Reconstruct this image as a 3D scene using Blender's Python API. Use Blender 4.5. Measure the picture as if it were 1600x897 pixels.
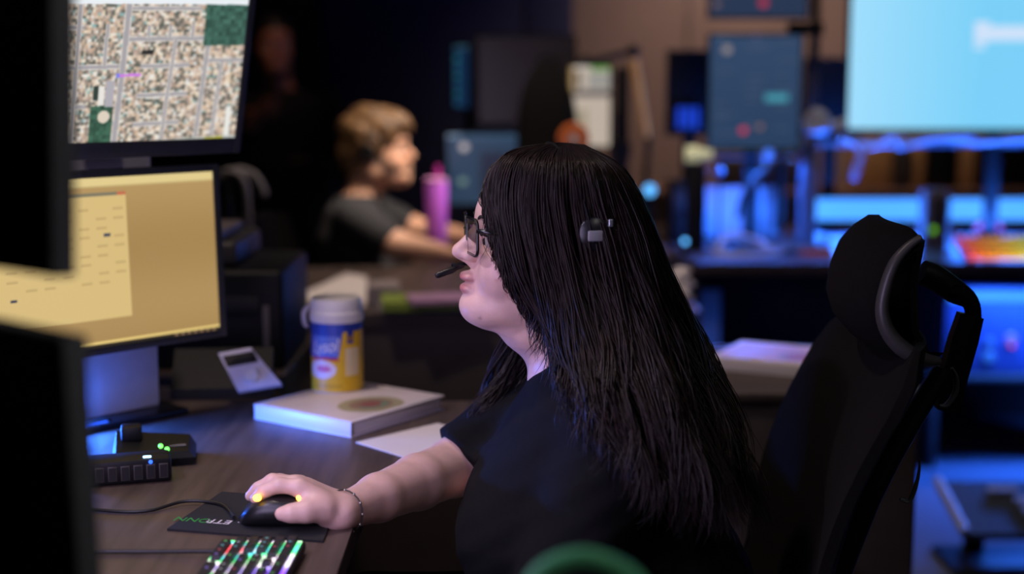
import bpy, bmesh, math, random
import numpy as np
from mathutils import Vector, Matrix

for o in list(bpy.data.objects):
    bpy.data.objects.remove(o, do_unlink=True)
scene = bpy.context.scene
COL = scene.collection
random.seed(7)
RNG = np.random.RandomState(11)

# ------------------------------------------------------------------ camera, world, lights
CAM_H, FPX, PITCH = 1.30, 2222.0, math.radians(8.4)
cam_d = bpy.data.cameras.new('camera')
cam_d.sensor_width = 36.0
cam_d.lens = 50.0
cam_d.clip_start = 0.05
cam_d.dof.use_dof = True
cam_d.dof.focus_distance = 1.88
cam_d.dof.aperture_fstop = 1.65
cam = bpy.data.objects.new('camera', cam_d)
cam.location = (0, 0, CAM_H)
cam.rotation_euler = (math.pi / 2 - PITCH, 0, 0)
COL.objects.link(cam)
scene.camera = cam

scene.view_settings.view_transform = 'Standard'
scene.view_settings.look = 'None'
scene.view_settings.gamma = 1.0
scene.view_settings.exposure = 0.0
scene.view_settings.use_curve_mapping = False

world = bpy.data.worlds.new('dark_room')
scene.world = world
world.use_nodes = True
world.node_tree.nodes['Background'].inputs['Color'].default_value = (0.35, 0.36, 0.5, 1)
world.node_tree.nodes['Background'].inputs['Strength'].default_value = 0.006


def light(name, kind, loc, power, color, target=None, size=0.3, size_y=None, spot=None, blend=0.6, spread=None):
    d = bpy.data.lights.new(name, kind)
    d.energy = power
    d.color = color
    if kind == 'AREA':
        d.size = size
        if size_y:
            d.shape = 'RECTANGLE'
            d.size_y = size_y
        if spread:
            d.spread = math.radians(spread)
    else:
        d.shadow_soft_size = size
    if kind == 'SPOT':
        d.spot_size = math.radians(spot)
        d.spot_blend = blend
    o = bpy.data.objects.new(name, d)
    o.location = loc
    if target is not None:
        o.rotation_euler = (Vector(target) - Vector(loc)).to_track_quat('-Z', 'Y').to_euler()
    COL.objects.link(o)
    return o


CEIL = 2.75
WARM = (1.0, 0.80, 0.68)
# ceiling downlights (fixtures are built with the ceiling): x, y, power, aim, cone
DOWNLIGHTS = [(-0.62, 2.05, 48, (-0.40, 2.35, 0.74), 84, WARM),
              (-0.15, 4.0, 85, (-0.1, 4.15, 0.74), 82, WARM),
              (1.25, 6.55, 78, (1.25, 7.3, 1.0), 110, WARM),
              (0.75, 2.95, 60, (0.62, 2.9, 0.74), 50, WARM),
              (-1.55, 1.15, 100, (-0.15, 1.9, 0.98), 26, (0.78, 0.68, 1.0)),  # added lilac spot that brightens the woman's face
              (0.75, 4.05, 300, (-0.42, 4.5, 1.12), 24, (1.0, 0.84, 0.74)),  # added spot to lift the blond person's face
              (-0.7, 5.2, 12, (-1.05, 6.1, 1.45), 24, (1.0, 0.62, 0.45)),  # added dim spot so the standing person shows
              (0.9, 3.95, 26, (0.85, 4.9, 0.9), 84, WARM),  # added to brighten the speaker and lamp arm
              (0.85, 0.25, 18, (0.1, 1.4, 0.8), 110, (1.0, 0.92, 0.88))]  # added light for the sides of the left edge monitors
for i, (x, y, p, aim, cone, colr) in enumerate(DOWNLIGHTS):
    light('downlight_lamp', 'SPOT', (x, y, CEIL - 0.03), p, colr, aim, 0.05, spot=cone, blend=0.9)
BLUE = (0.03, 0.16, 1.0)


# ------------------------------------------------------------------ measuring helpers
def pix(px, py, Y):
    a = (px - 800.0) / FPX
    b = (448.5 - py) / FPX
    dy = math.cos(PITCH) + b * math.sin(PITCH)
    dz = -math.sin(PITCH) + b * math.cos(PITCH)
    t = Y / dy
    return Vector((a * t, Y, CAM_H + dz * t))


def plane(px, py, z):
    a = (px - 800.0) / FPX
    b = (448.5 - py) / FPX
    dy = math.cos(PITCH) + b * math.sin(PITCH)
    dz = -math.sin(PITCH) + b * math.cos(PITCH)
    t = (z - CAM_H) / dz
    return Vector((a * t, dy * t, z))


def S(r, g, b):
    def f(c):
        c /= 255.0
        return c / 12.92 if c <= 0.04045 else ((c + 0.055) / 1.055) ** 2.4
    return (f(r), f(g), f(b))


# ------------------------------------------------------------------ materials
MATS = {}


def mat(name, col=(0.5, 0.5, 0.5), rough=0.5, metal=0.0, spec=0.5, emit=None, es=0.0, noise=None, bump=None,
        wave=None, trans=0.0, coat=0.0, attr=None, sss=0.0, aniso_stretch=None):
    if name in MATS:
        return MATS[name]
    m = bpy.data.materials.new(name)
    m.use_nodes = True
    nt = m.node_tree
    b = nt.nodes['Principled BSDF']
    b.inputs['Base Color'].default_value = (*col, 1)
    b.inputs['Roughness'].default_value = rough
    b.inputs['Metallic'].default_value = metal
    b.inputs['Specular IOR Level'].default_value = spec
    b.inputs['Transmission Weight'].default_value = trans
    b.inputs['Coat Weight'].default_value = coat
    if sss:
        b.inputs['Subsurface Weight'].default_value = sss
        b.inputs['Subsurface Radius'].default_value = (0.012, 0.005, 0.003)
        b.inputs['Subsurface Scale'].default_value = 0.6
    if emit is not None:
        b.inputs['Emission Color'].default_value = (*emit, 1)
        b.inputs['Emission Strength'].default_value = es
    tc = nt.nodes.new('ShaderNodeTexCoord')
    src = None
    if attr:
        a = nt.nodes.new('ShaderNodeAttribute')
        a.attribute_name = attr
        src = a.outputs['Color']
        nt.links.new(src, b.inputs['Base Color'])
    if wave or noise:
        if wave:
            mp = nt.nodes.new('ShaderNodeMapping')
            mp.inputs['Scale'].default_value = wave
            nt.links.new(tc.outputs['Object'], mp.inputs['Vector'])
            tx = nt.nodes.new('ShaderNodeTexNoise')
            tx.inputs['Scale'].default_value = 1.0
            tx.inputs['Detail'].default_value = 6
            nt.links.new(mp.outputs['Vector'], tx.inputs['Vector'])
            amt = noise[1] if noise else 0.4
        else:
            tx = nt.nodes.new('ShaderNodeTexNoise')
            tx.inputs['Scale'].default_value = noise[0]
            tx.inputs['Detail'].default_value = 5
            nt.links.new(tc.outputs['Object'], tx.inputs['Vector'])
            amt = noise[1]
        rp = nt.nodes.new('ShaderNodeMapRange')
        rp.inputs['From Min'].default_value = 0.3
        rp.inputs['From Max'].default_value = 0.7
        rp.inputs['To Min'].default_value = 1 - amt
        rp.inputs['To Max'].default_value = 1 + amt
        nt.links.new(tx.outputs['Fac'], rp.inputs['Value'])
        mx = nt.nodes.new('ShaderNodeMix')
        mx.data_type = 'RGBA'
        mx.blend_type = 'MULTIPLY'
        mx.inputs['Factor'].default_value = 1.0
        if src:
            nt.links.new(src, mx.inputs['A'])
        else:
            mx.inputs['A'].default_value = (*col, 1)
        nt.links.new(rp.outputs['Result'], mx.inputs['B'])
        nt.links.new(mx.outputs['Result'], b.inputs['Base Color'])
    if bump:
        nb = nt.nodes.new('ShaderNodeTexNoise')
        nb.inputs['Scale'].default_value = bump[0]
        nb.inputs['Detail'].default_value = 4
        nt.links.new(tc.outputs['Object'], nb.inputs['Vector'])
        bp = nt.nodes.new('ShaderNodeBump')
        bp.inputs['Strength'].default_value = bump[1]
        bp.inputs['Distance'].default_value = 0.002
        nt.links.new(nb.outputs['Fac'], bp.inputs['Height'])
        nt.links.new(bp.outputs['Normal'], b.inputs['Normal'])
    MATS[name] = m
    return m


def glow(name, col, es):
    return mat(name, (0.02, 0.02, 0.02), 0.4, emit=col, es=es, noise=(30, 0.02))


def screen_mat(name, es, rough=0.25):
    """display surface: pixels give off the colour stored on the mesh"""
    if name in MATS:
        return MATS[name]
    m = bpy.data.materials.new(name)
    m.use_nodes = True
    nt = m.node_tree
    b = nt.nodes['Principled BSDF']
    b.inputs['Base Color'].default_value = (0.01, 0.01, 0.012, 1)
    b.inputs['Roughness'].default_value = rough
    a = nt.nodes.new('ShaderNodeAttribute')
    a.attribute_name = 'Col'
    nt.links.new(a.outputs['Color'], b.inputs['Emission Color'])
    b.inputs['Emission Strength'].default_value = es
    MATS[name] = m
    return m


BLACKP = mat('black_plastic', S(15, 15, 17), 0.5, spec=0.25, noise=(60, 0.15), bump=(900, 0.1))
BEZEL = mat('bezel_plastic', S(44, 46, 50), 0.4, noise=(60, 0.1))
DARKM = mat('dark_metal', S(40, 40, 44), 0.35, metal=0.7, noise=(40, 0.1))
GREYP = mat('grey_plastic', S(120, 118, 120), 0.5, noise=(40, 0.1))
WHITEP = mat('white_plastic', S(215, 210, 208), 0.45, noise=(30, 0.05))
PAPER = mat('paper_white', S(225, 216, 210), 0.8, noise=(12, 0.04))
CABLE = mat('black_rubber', S(14, 14, 15), 0.5, noise=(60, 0.1))
WALNUT = mat('walnut_laminate', S(82, 69, 62), 0.45, wave=(60, 5, 6), noise=(1, 0.32))
EDGE = mat('edge_band_dark', S(58, 47, 44), 0.5, wave=(8, 50, 8), noise=(1, 0.2))
PANEL = mat('panel_brown_black', S(58, 48, 46), 0.6, noise=(14, 0.12))
ALUM = mat('aluminium_grey', S(175, 175, 185), 0.45, metal=0.2, noise=(30, 0.06))
FABRIC = mat('chair_black_fabric', S(19, 17, 17), 0.9, spec=0.15, noise=(200, 0.25), bump=(1400, 0.5))
RIM = mat('chair_rim_plastic', S(70, 68, 68), 0.4, noise=(60, 0.08))
CARPET = mat('carpet', S(80, 82, 92), 0.95, noise=(300, 0.3), bump=(500, 0.6))


# ------------------------------------------------------------------ mesh builder
PM = {}      # world matrices of things


class MB:
    def __init__(self):
        self.v = []
        self.f = []

    def add(self, verts, faces, M=None):
        n = len(self.v)
        if M is not None:
            verts = [M @ Vector(p) for p in verts]
        self.v += [tuple(p) for p in verts]
        self.f += [tuple(i + n for i in f) for f in faces]
        return self

    def box(self, c, s, M=None, rz=0.0, bev=0.0, seg=2):
        bm = bmesh.new()
        bmesh.ops.create_cube(bm, size=1.0)
        for p in bm.verts:
            p.co = Vector((p.co.x * s[0], p.co.y * s[1], p.co.z * s[2]))
        if bev > 0:
            bmesh.ops.bevel(bm, geom=list(bm.edges), offset=bev, segments=seg, profile=0.5, affect='EDGES')
        R = Matrix.Translation(Vector(c)) @ Matrix.Rotation(rz, 4, 'Z')
        if M is not None:
            R = M @ R
        bm.verts.index_update()
        self.add([R @ p.co for p in bm.verts], [[q.index for q in f.verts] for f in bm.faces])
        bm.free()
        return self

    def tube(self, path, r, n=8, sub=0, flat=1.0, M=None):
        P = [Vector(p) for p in path]
        rr = list(r) if hasattr(r, '__len__') else [r] * len(P)
        if sub:
            P, rr = spline(P, rr, sub)
        m = len(P)
        t0 = (P[1] - P[0]).normalized()
        up = Vector((0, 0, 1)) if abs(t0.z) < 0.9 else Vector((1, 0, 0))
        a = t0.cross(up).normalized()
        verts = []
        for i in range(m):
            if i == 0:
                t = P[1] - P[0]
            elif i == m - 1:
                t = P[-1] - P[-2]
            else:
                t = P[i + 1] - P[i - 1]
            t = t.normalized()
            a = (a - t * a.dot(t)).normalized()
            b = t.cross(a)
            for k in range(n):
                th = 2 * math.pi * k / n
                verts.append(P[i] + a * (math.cos(th) * rr[i]) + b * (math.sin(th) * rr[i] * flat))
        faces = []
        for i in range(m - 1):
            for k in range(n):
                k2 = (k + 1) % n
                faces.append((i * n + k, i * n + k2, (i + 1) * n + k2, (i + 1) * n + k))
        faces.append(tuple(range(n - 1, -1, -1)))
        faces.append(tuple((m - 1) * n + k for k in range(n)))
        return self.add(verts, faces, M)

    def lathe(self, prof, n=28, M=None):
        verts, faces = [], []
        for (r, z) in prof:
            for k in range(n):
                th = 2 * math.pi * k / n
                verts.append((r * math.cos(th), r * math.sin(th), z))
        m = len(prof)
        for i in range(m - 1):
            for k in range(n):
                k2 = (k + 1) % n
                faces.append((i * n + k, i * n + k2, (i + 1) * n + k2, (i + 1) * n + k))
        faces.append(tuple(range(n - 1, -1, -1)))
        faces.append(tuple((m - 1) * n + k for k in range(n)))
        return self.add(verts, faces, M)

    def prism(self, poly, z0, z1, M=None):
        n = len(poly)
        verts = [(p[0], p[1], z0) for p in poly] + [(p[0], p[1], z1) for p in poly]
        faces = [tuple(range(n - 1, -1, -1)), tuple(range(n, 2 * n))]
        for k in range(n):
            k2 = (k + 1) % n
            faces.append((k, k2, n + k2, n + k))
        return self.add(verts, faces, M)

    def loft(self, rings, close=True, M=None):
        n = len(rings[0])
        verts = [p for r in rings for p in r]
        faces = []
        for i in range(len(rings) - 1):
            for k in range(n if close else n - 1):
                k2 = (k + 1) % n
                faces.append((i * n + k, i * n + k2, (i + 1) * n + k2, (i + 1) * n + k))
        if close:
            faces.append(tuple(range(n - 1, -1, -1)))
            faces.append(tuple((len(rings) - 1) * n + k for k in range(n)))
        return self.add(verts, faces, M)

    def ball(self, c, r, n=12, sc=(1, 1, 1), M=None):
        prof = []
        for i in range(n // 2 + 1):
            a = -math.pi / 2 + math.pi * i / (n // 2)
            prof.append((max(1e-5, math.cos(a) * r), math.sin(a) * r))
        T = Matrix.Translation(Vector(c)) @ Matrix.Diagonal((*sc, 1))
        return self.lathe(prof, n, (M @ T) if M is not None else T)

    def build(self, name, material, parent=None, smooth=35, world=False):
        return mesh_obj(name, self.v, self.f, material, parent, smooth, world)


def spline(P, rr, sub):
    out, ro = [], []
    m = len(P)
    for i in range(m - 1):
        p0, p1, p2, p3 = P[max(i - 1, 0)], P[i], P[i + 1], P[min(i + 2, m - 1)]
        for k in range(sub):
            t = k / sub
            t2, t3 = t * t, t * t * t
            out.append(0.5 * ((2 * p1) + (p2 - p0) * t + (2 * p0 - 5 * p1 + 4 * p2 - p3) * t2 + (3 * p1 - p0 - 3 * p2 + p3) * t3))
            ro.append(rr[i] * (1 - t) + rr[i + 1] * t)
    out.append(P[-1])
    ro.append(rr[-1])
    return out, ro


def mesh_obj(name, v, f, material, parent=None, smooth=35, world=False, recalc=True):
    me = bpy.data.meshes.new(name)
    if parent is not None and world:
        Mi = PM[parent.name].inverted()
        v = [Mi @ Vector(p) for p in v]
    me.from_pydata([tuple(p) for p in v], [], [tuple(q) for q in f])
    if recalc:
        bm = bmesh.new()
        bm.from_mesh(me)
        bmesh.ops.recalc_face_normals(bm, faces=bm.faces)
        bm.to_mesh(me)
        bm.free()
    if smooth:
        me.polygons.foreach_set('use_smooth', [True] * len(me.polygons))
        if smooth < 180:
            me.set_sharp_from_angle(angle=math.radians(smooth))
    me.materials.append(material)
    o = bpy.data.objects.new(name, me)
    COL.objects.link(o)
    if parent is not None:
        o.parent = parent
        PM[o.name] = PM[parent.name].copy()
    else:
        PM[o.name] = Matrix.Identity(4)
    return o


def thing(name, label, cat, loc=(0, 0, 0), rz=0.0, group=None):
    o = bpy.data.objects.new(name, None)
    o.empty_display_size = 0.05
    COL.objects.link(o)
    o.location = loc
    o.rotation_euler = (0, 0, rz)
    PM[o.name] = Matrix.Translation(Vector(loc)) @ Matrix.Rotation(rz, 4, 'Z')
    tag(o, label, cat, group)
    return o


def tag(o, label, cat, group=None):
    o['label'] = label
    o['category'] = cat
    if group:
        o['group'] = group
    return o


def struct(o):
    o['kind'] = 'structure'
    return o


def share(src, name, parent, M=None):
    """another object with the same mesh"""
    o = bpy.data.objects.new(name, src.data)
    COL.objects.link(o)
    o.parent = parent
    if M is not None:
        o.matrix_local = M
    PM[o.name] = PM[parent.name].copy()
    return o


def raster(name, w, h, nx, ny, fn, material, parent, M=None):
    """display or print: a finely divided sheet in local XZ (front is -y) with a colour stored per vertex"""
    xs = np.linspace(0, w, nx)
    zs = np.linspace(0, h, ny)
    X, Z = np.meshgrid(xs, zs)
    C = fn(X, Z).reshape(-1, 3) / 255.0
    C = np.where(C <= 0.04045, C / 12.92, ((C + 0.055) / 1.055) ** 2.4)
    v = np.stack([X.ravel() - w / 2, np.zeros(X.size), Z.ravel()], 1)
    idx = np.arange(nx * ny).reshape(ny, nx)
    f = np.stack([idx[:-1, :-1].ravel(), idx[:-1, 1:].ravel(), idx[1:, 1:].ravel(), idx[1:, :-1].ravel()], 1)
    me = bpy.data.meshes.new(name)
    vv = v if M is None else (np.c_[v, np.ones(len(v))] @ np.array(M).T)[:, :3]
    me.from_pydata(vv.tolist(), [], f.tolist())
    a = me.color_attributes.new('Col', 'FLOAT_COLOR', 'POINT')
    a.data.foreach_set('color', np.c_[C, np.ones(len(C))].astype(np.float32).ravel())
    me.materials.append(material)
    o = bpy.data.objects.new(name, me)
    COL.objects.link(o)
    if parent:
        o.parent = parent
    return o


def rect(C, X, Z, x0, x1, z0, z1, col):
    m = (X >= x0) & (X <= x1) & (Z >= z0) & (Z <= z1)
    C[m] = col


def text_obj(name, body, size, material, parent, M, extrude=0.0002, align='CENTER', bend=None):
    cu = bpy.data.curves.new(name, 'FONT')
    cu.body = body
    cu.size = size
    cu.extrude = extrude
    cu.align_x = align
    cu.align_y = 'CENTER'
    tmp = bpy.data.objects.new(name + '_tmp', cu)
    COL.objects.link(tmp)
    dg = bpy.context.evaluated_depsgraph_get()
    me = bpy.data.meshes.new_from_object(tmp.evaluated_get(dg))
    bpy.data.objects.remove(tmp, do_unlink=True)
    for p in me.vertices:
        q = Vector(p.co)
        if bend:
            q = bend(q)
        p.co = M @ q if M is not None else q
    me.materials.clear()
    me.materials.append(material)
    me.name = name
    o = bpy.data.objects.new(name, me)
    COL.objects.link(o)
    if parent:
        o.parent = parent
    return o


# ------------------------------------------------------------------ implicit surfaces for bodies
class Field:
    def __init__(self, lo, hi, res):
        self.lo = np.array(lo, np.float32)
        self.res = res
        self.n = np.ceil((np.array(hi) - np.array(lo)) / res).astype(int) + 1
        self.a = np.full(self.n, 0.08, np.float32)

    def _win(self, lo, hi):
        i0 = np.clip(np.floor((np.array(lo) - self.lo) / self.res).astype(int), 0, self.n)
        i1 = np.clip(np.ceil((np.array(hi) - self.lo) / self.res).astype(int) + 1, 0, self.n)
        if np.any(i1 <= i0):
            return None, None
        ax = [self.lo[k] + self.res * np.arange(i0[k], i1[k], dtype=np.float32) for k in range(3)]
        return tuple(slice(i0[k], i1[k]) for k in range(3)), np.meshgrid(*ax, indexing='ij', sparse=True)

    def op(self, fn, lo, hi, k=0.01, sub=False):
        s, P = self._win(lo, hi)
        if s is None:
            return
        d = fn(*P).astype(np.float32)
        a = self.a[s]
        if sub:
            h = np.clip(0.5 - 0.5 * (a + d) / k, 0, 1)
            self.a[s] = a * (1 - h) - d * h + k * h * (1 - h)
        else:
            h = np.clip(0.5 + 0.5 * (a - d) / k, 0, 1)
            self.a[s] = a * (1 - h) + d * h - k * h * (1 - h)

    def cap(self, a, b, ra, rb, k=0.01, sub=False, flat=None):
        a, b = Vector(a), Vector(b)
        r = max(ra, rb) + k + 0.012
        lo = [min(a[i], b[i]) - r for i in range(3)]
        hi = [max(a[i], b[i]) + r for i in range(3)]
        d = b - a
        L = max(d.length_squared, 1e-9)

        def fn(x, y, z):
            t = np.clip(((x - a.x) * d.x + (y - a.y) * d.y + (z - a.z) * d.z) / L, 0, 1)
            return np.sqrt((x - a.x - t * d.x) ** 2 + (y - a.y - t * d.y) ** 2 + (z - a.z - t * d.z) ** 2) - (ra + (rb - ra) * t)
        self.op(fn, lo, hi, k, sub)

    def chain(self, pts, rad, k=0.01):
        for i in range(len(pts) - 1):
            self.cap(pts[i], pts[i + 1], rad[i], rad[i + 1], k)

    def ell(self, c, r, axes=None, k=0.01, sub=False):
        c = Vector(c)
        R = max(r) + k + 0.012
        A = axes or (Vector((1, 0, 0)), Vector((0, 1, 0)), Vector((0, 0, 1)))

        def fn(x, y, z):
            x, y, z = x - c.x, y - c.y, z - c.z
            q = [x * A[i].x + y * A[i].y + z * A[i].z for i in range(3)]
            k0 = np.sqrt(sum((q[i] / r[i]) ** 2 for i in range(3)))
            k1 = np.sqrt(sum((q[i] / (r[i] * r[i])) ** 2 for i in range(3))) + 1e-6
            return k0 * (k0 - 1.0) / k1
        self.op(fn, [c[i] - R for i in range(3)], [c[i] + R for i in range(3)], k, sub)

    def torso(self, tab, k=0.02, grow=0.0, p=2.3):
        """rows: z, cx, cy, rx, ry; the y axis is the shoulder axis unless rot given"""
        T = np.array(tab, np.float32)
        z0, z1 = T[0, 0], T[-1, 0]
        cxs, cys = T[:, 1], T[:, 2]
        R = max(T[:, 3].max(), T[:, 4].max()) + grow + 0.03

        def fn(x, y, z):
            cx, cy, rx, ry = (np.interp(z, T[:, 0], T[:, j]).astype(np.float32) for j in (1, 2, 3, 4))
            rx, ry = rx + grow, ry + grow
            rho = (np.abs((x - cx) / rx) ** p + np.abs((y - cy) / ry) ** p) ** (1 / p)
            d = (rho - 1) * np.minimum(rx, ry)
            return np.maximum(d, np.maximum(z0 - z, z - z1))
        self.op(fn, [cxs.min() - R, cys.min() - R, z0 - 0.03], [cxs.max() + R, cys.max() + R, z1 + 0.03], k)

    def cut(self, point, normal, lo, hi):
        """remove what lies on the side the normal points to"""
        s, P = self._win(lo, hi)
        d = (P[0] - point[0]) * normal[0] + (P[1] - point[1]) * normal[1] + (P[2] - point[2]) * normal[2]
        self.a[s] = np.maximum(self.a[s], d)

    def mesh(self, relax=1):
        A = self.a
        ins = A < 0
        c = [ins[i:A.shape[0] - 1 + i, j:A.shape[1] - 1 + j, k:A.shape[2] - 1 + k] for i in (0, 1) for j in (0, 1) for k in (0, 1)]
        anyc = c[0].copy()
        allc = c[0].copy()
        for q in c[1:]:
            anyc |= q
            allc &= q
        act = anyc & ~allc
        cells = np.argwhere(act)
        ids = np.full(act.shape, -1, np.int32)
        ids[act] = np.arange(len(cells))
        corner = {}
        for i in (0, 1):
            for j in (0, 1):
                for k in (0, 1):
                    corner[(i, j, k)] = A[cells[:, 0] + i, cells[:, 1] + j, cells[:, 2] + k]
        acc = np.zeros((len(cells), 3), np.float32)
        cnt = np.zeros(len(cells), np.float32)
        for ax in range(3):
            for p in (0, 1):
                for q in (0, 1):
                    e0 = [p, q]
                    e0.insert(ax, 0)
                    e1 = list(e0)
                    e1[ax] = 1
                    a, b = corner[tuple(e0)], corner[tuple(e1)]
                    m = (a < 0) != (b < 0)
                    t = np.where(m, a / np.where(m, a - b, 1), 0)
                    pos = np.tile(np.array(e0, np.float32), (len(cells), 1))
                    pos[:, ax] = t
                    acc += pos * m[:, None]
                    cnt += m
        V = (cells + acc / cnt[:, None]) * self.res + self.lo
        F = []
        for ax in range(3):
            sl0 = [slice(None)] * 3
            sl1 = [slice(None)] * 3
            sl0[ax] = slice(0, A.shape[ax] - 1)
            sl1[ax] = slice(1, A.shape[ax])
            s0, s1 = ins[tuple(sl0)], ins[tuple(sl1)]
            E = np.argwhere(s0 != s1)
            o1, o2 = (ax + 1) % 3, (ax + 2) % 3
            ok = (E[:, o1] > 0) & (E[:, o2] > 0) & (E[:, o1] < A.shape[o1] - 1) & (E[:, o2] < A.shape[o2] - 1)
            E = E[ok]
            flip = s0[E[:, 0], E[:, 1], E[:, 2]]
            q = []
            for (d1, d2) in ((0, 0), (-1, 0), (-1, -1), (0, -1)):
                I = E.copy()
                I[:, o1] += d1
                I[:, o2] += d2
                q.append(ids[I[:, 0], I[:, 1], I[:, 2]])
            Q = np.stack(q, 1)
            Q[~flip] = Q[~flip][:, ::-1]
            F.append(Q)
        F = np.concatenate(F)
        F = F[(F >= 0).all(1)]
        for _ in range(relax):
            acc = np.zeros_like(V)
            cnt = np.zeros(len(V), np.float32)
            for a, b in ((0, 1), (1, 2), (2, 3), (3, 0)):
                for k in range(3):
                    acc[:, k] += np.bincount(F[:, a], V[F[:, b], k], len(V)) + np.bincount(F[:, b], V[F[:, a], k], len(V))
                cnt += np.bincount(F[:, a], minlength=len(V)) + np.bincount(F[:, b], minlength=len(V))
            V = V * 0.5 + 0.5 * acc / np.maximum(cnt, 1)[:, None]
        return V, F


def field_obj(name, field, material, parent, relax=1, colors=None):
    V, F = field.mesh(relax)
    Mi = np.array(PM[parent.name].inverted())
    L = (np.c_[V, np.ones(len(V))] @ Mi.T)[:, :3]
    me = bpy.data.meshes.new(name)
    me.from_pydata(L.tolist(), [], F.tolist())
    me.polygons.foreach_set('use_smooth', [True] * len(me.polygons))
    if colors is not None:
        C = colors(V)
        a = me.color_attributes.new('Col', 'FLOAT_COLOR', 'POINT')
        a.data.foreach_set('color', np.c_[C, np.ones(len(C))].astype(np.float32).ravel())
    me.materials.append(material)
    o = bpy.data.objects.new(name, me)
    COL.objects.link(o)
    o.parent = parent
    return o


def add_head(F, C, f, l, up=Vector((0, 0, 1)), s=1.0):
    """head with a face; C centre, f facing direction, l sideways; s size"""
    def W(u, v, w):
        return C + (f * u + l * v + up * w) * s
    ax = (f, l, up)
    F.ell(W(-0.012, 0, 0.026), [0.102 * s, 0.076 * s, 0.094 * s], ax, 0.02 * s)
    tw = np.array([-0.112, -0.107, -0.099, -0.090, -0.08, -0.06, -0.04, -0.02, 0.0, 0.02, 0.045, 0.07], np.float32)
    tf = np.array([0.070, 0.084, 0.097, 0.1045, 0.1055, 0.102, 0.0985, 0.089, 0.0835, 0.0835, 0.0855, 0.072], np.float32)
    tW = np.array([0.030, 0.038, 0.045, 0.050, 0.055, 0.060, 0.064, 0.067, 0.068, 0.069, 0.068, 0.062], np.float32)

    def face(x, y, z):
        dx, dy, dz = x - C.x, y - C.y, z - C.z
        u = (dx * f.x + dy * f.y + dz * f.z) / s
        v = (dx * l.x + dy * l.y + dz * l.z) / s
        w = (dx * up.x + dy * up.y + dz * up.z) / s
        a = np.interp(w, tw, tf).astype(np.float32)
        b = np.interp(w, tw, tW).astype(np.float32)
        uu = np.where(u > 0, u / a, u / 0.05)
        rho = (np.abs(uu) ** 2.2 + np.abs(v / b) ** 2.2) ** (1 / 2.2)
        d = (rho - 1) * np.minimum(a, b) * 0.9
        return np.maximum(d, np.maximum(-0.114 - w, w - 0.07)) * s
    r = 0.14 * s
    F.op(face, [C[i] - r for i in range(3)], [C[i] + r for i in range(3)], 0.016 * s)
    for g in (-1, 1):
        F.ell(W(0.052, 0.042 * g, -0.036), [0.038 * s, 0.024 * s, 0.036 * s], ax, 0.02 * s)
        F.cap(W(0.083, 0.016 * g, -0.092), W(0.0, 0.05 * g, -0.074), 0.0165 * s, 0.021 * s, 0.02 * s)
        F.cap(W(0.079, 0.008 * g, 0.03), W(0.066, 0.046 * g, 0.028), 0.0085 * s, 0.007 * s, 0.012 * s)
        F.ell(W(0.094, 0.034 * g, 0.004), [0.016 * s, 0.018 * s, 0.011 * s], ax, 0.012 * s, sub=True)
        F.ell(W(0.0705, 0.033 * g, 0.005), [0.0145 * s, 0.0155 * s, 0.0135 * s], ax, 0.004 * s)
        F.ell(W(-0.014, 0.076 * g, -0.006), [0.017 * s, 0.008 * s, 0.030 * s], ax, 0.006 * s)
    F.ell(W(0.045, 0, -0.094), [0.055 * s, 0.046 * s, 0.0215 * s], ax, 0.02 * s)
    F.ell(W(0.0915, 0, -0.087), [0.0200 * s, 0.025 * s, 0.018 * s], ax, 0.014 * s)
    # nose
    F.cap(W(0.082, 0, 0.022), W(0.113, 0, -0.011), 0.0075 * s, 0.0098 * s, 0.011 * s)
    F.ell(W(0.113, 0, -0.0135), [0.0112 * s, 0.0105 * s, 0.0095 * s], ax, 0.006 * s)
    for g in (-1, 1):
        F.ell(W(0.1015, 0.0115 * g, -0.0185), [0.011 * s, 0.0068 * s, 0.0078 * s], ax, 0.005 * s)
    F.cap(W(0.108, 0, -0.0215), W(0.098, 0, -0.029), 0.0055 * s, 0.006 * s, 0.006 * s)
    for g in (-1, 1):
        F.ell(W(0.1075, 0.0065 * g, -0.0255), [0.005 * s, 0.0032 * s, 0.0035 * s], ax, 0.003 * s, sub=True)
    # lips
    F.ell(W(0.1035, 0, -0.0465), [0.0114 * s, 0.022 * s, 0.0072 * s], ax, 0.004 * s)
    F.ell(W(0.1035, 0, -0.0625), [0.0115 * s, 0.020 * s, 0.0076 * s], ax, 0.004 * s)
    F.ell(W(0.117, 0, -0.0545), [0.010 * s, 0.026 * s, 0.0013 * s], ax, 0.003 * s, sub=True)
    return W


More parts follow.
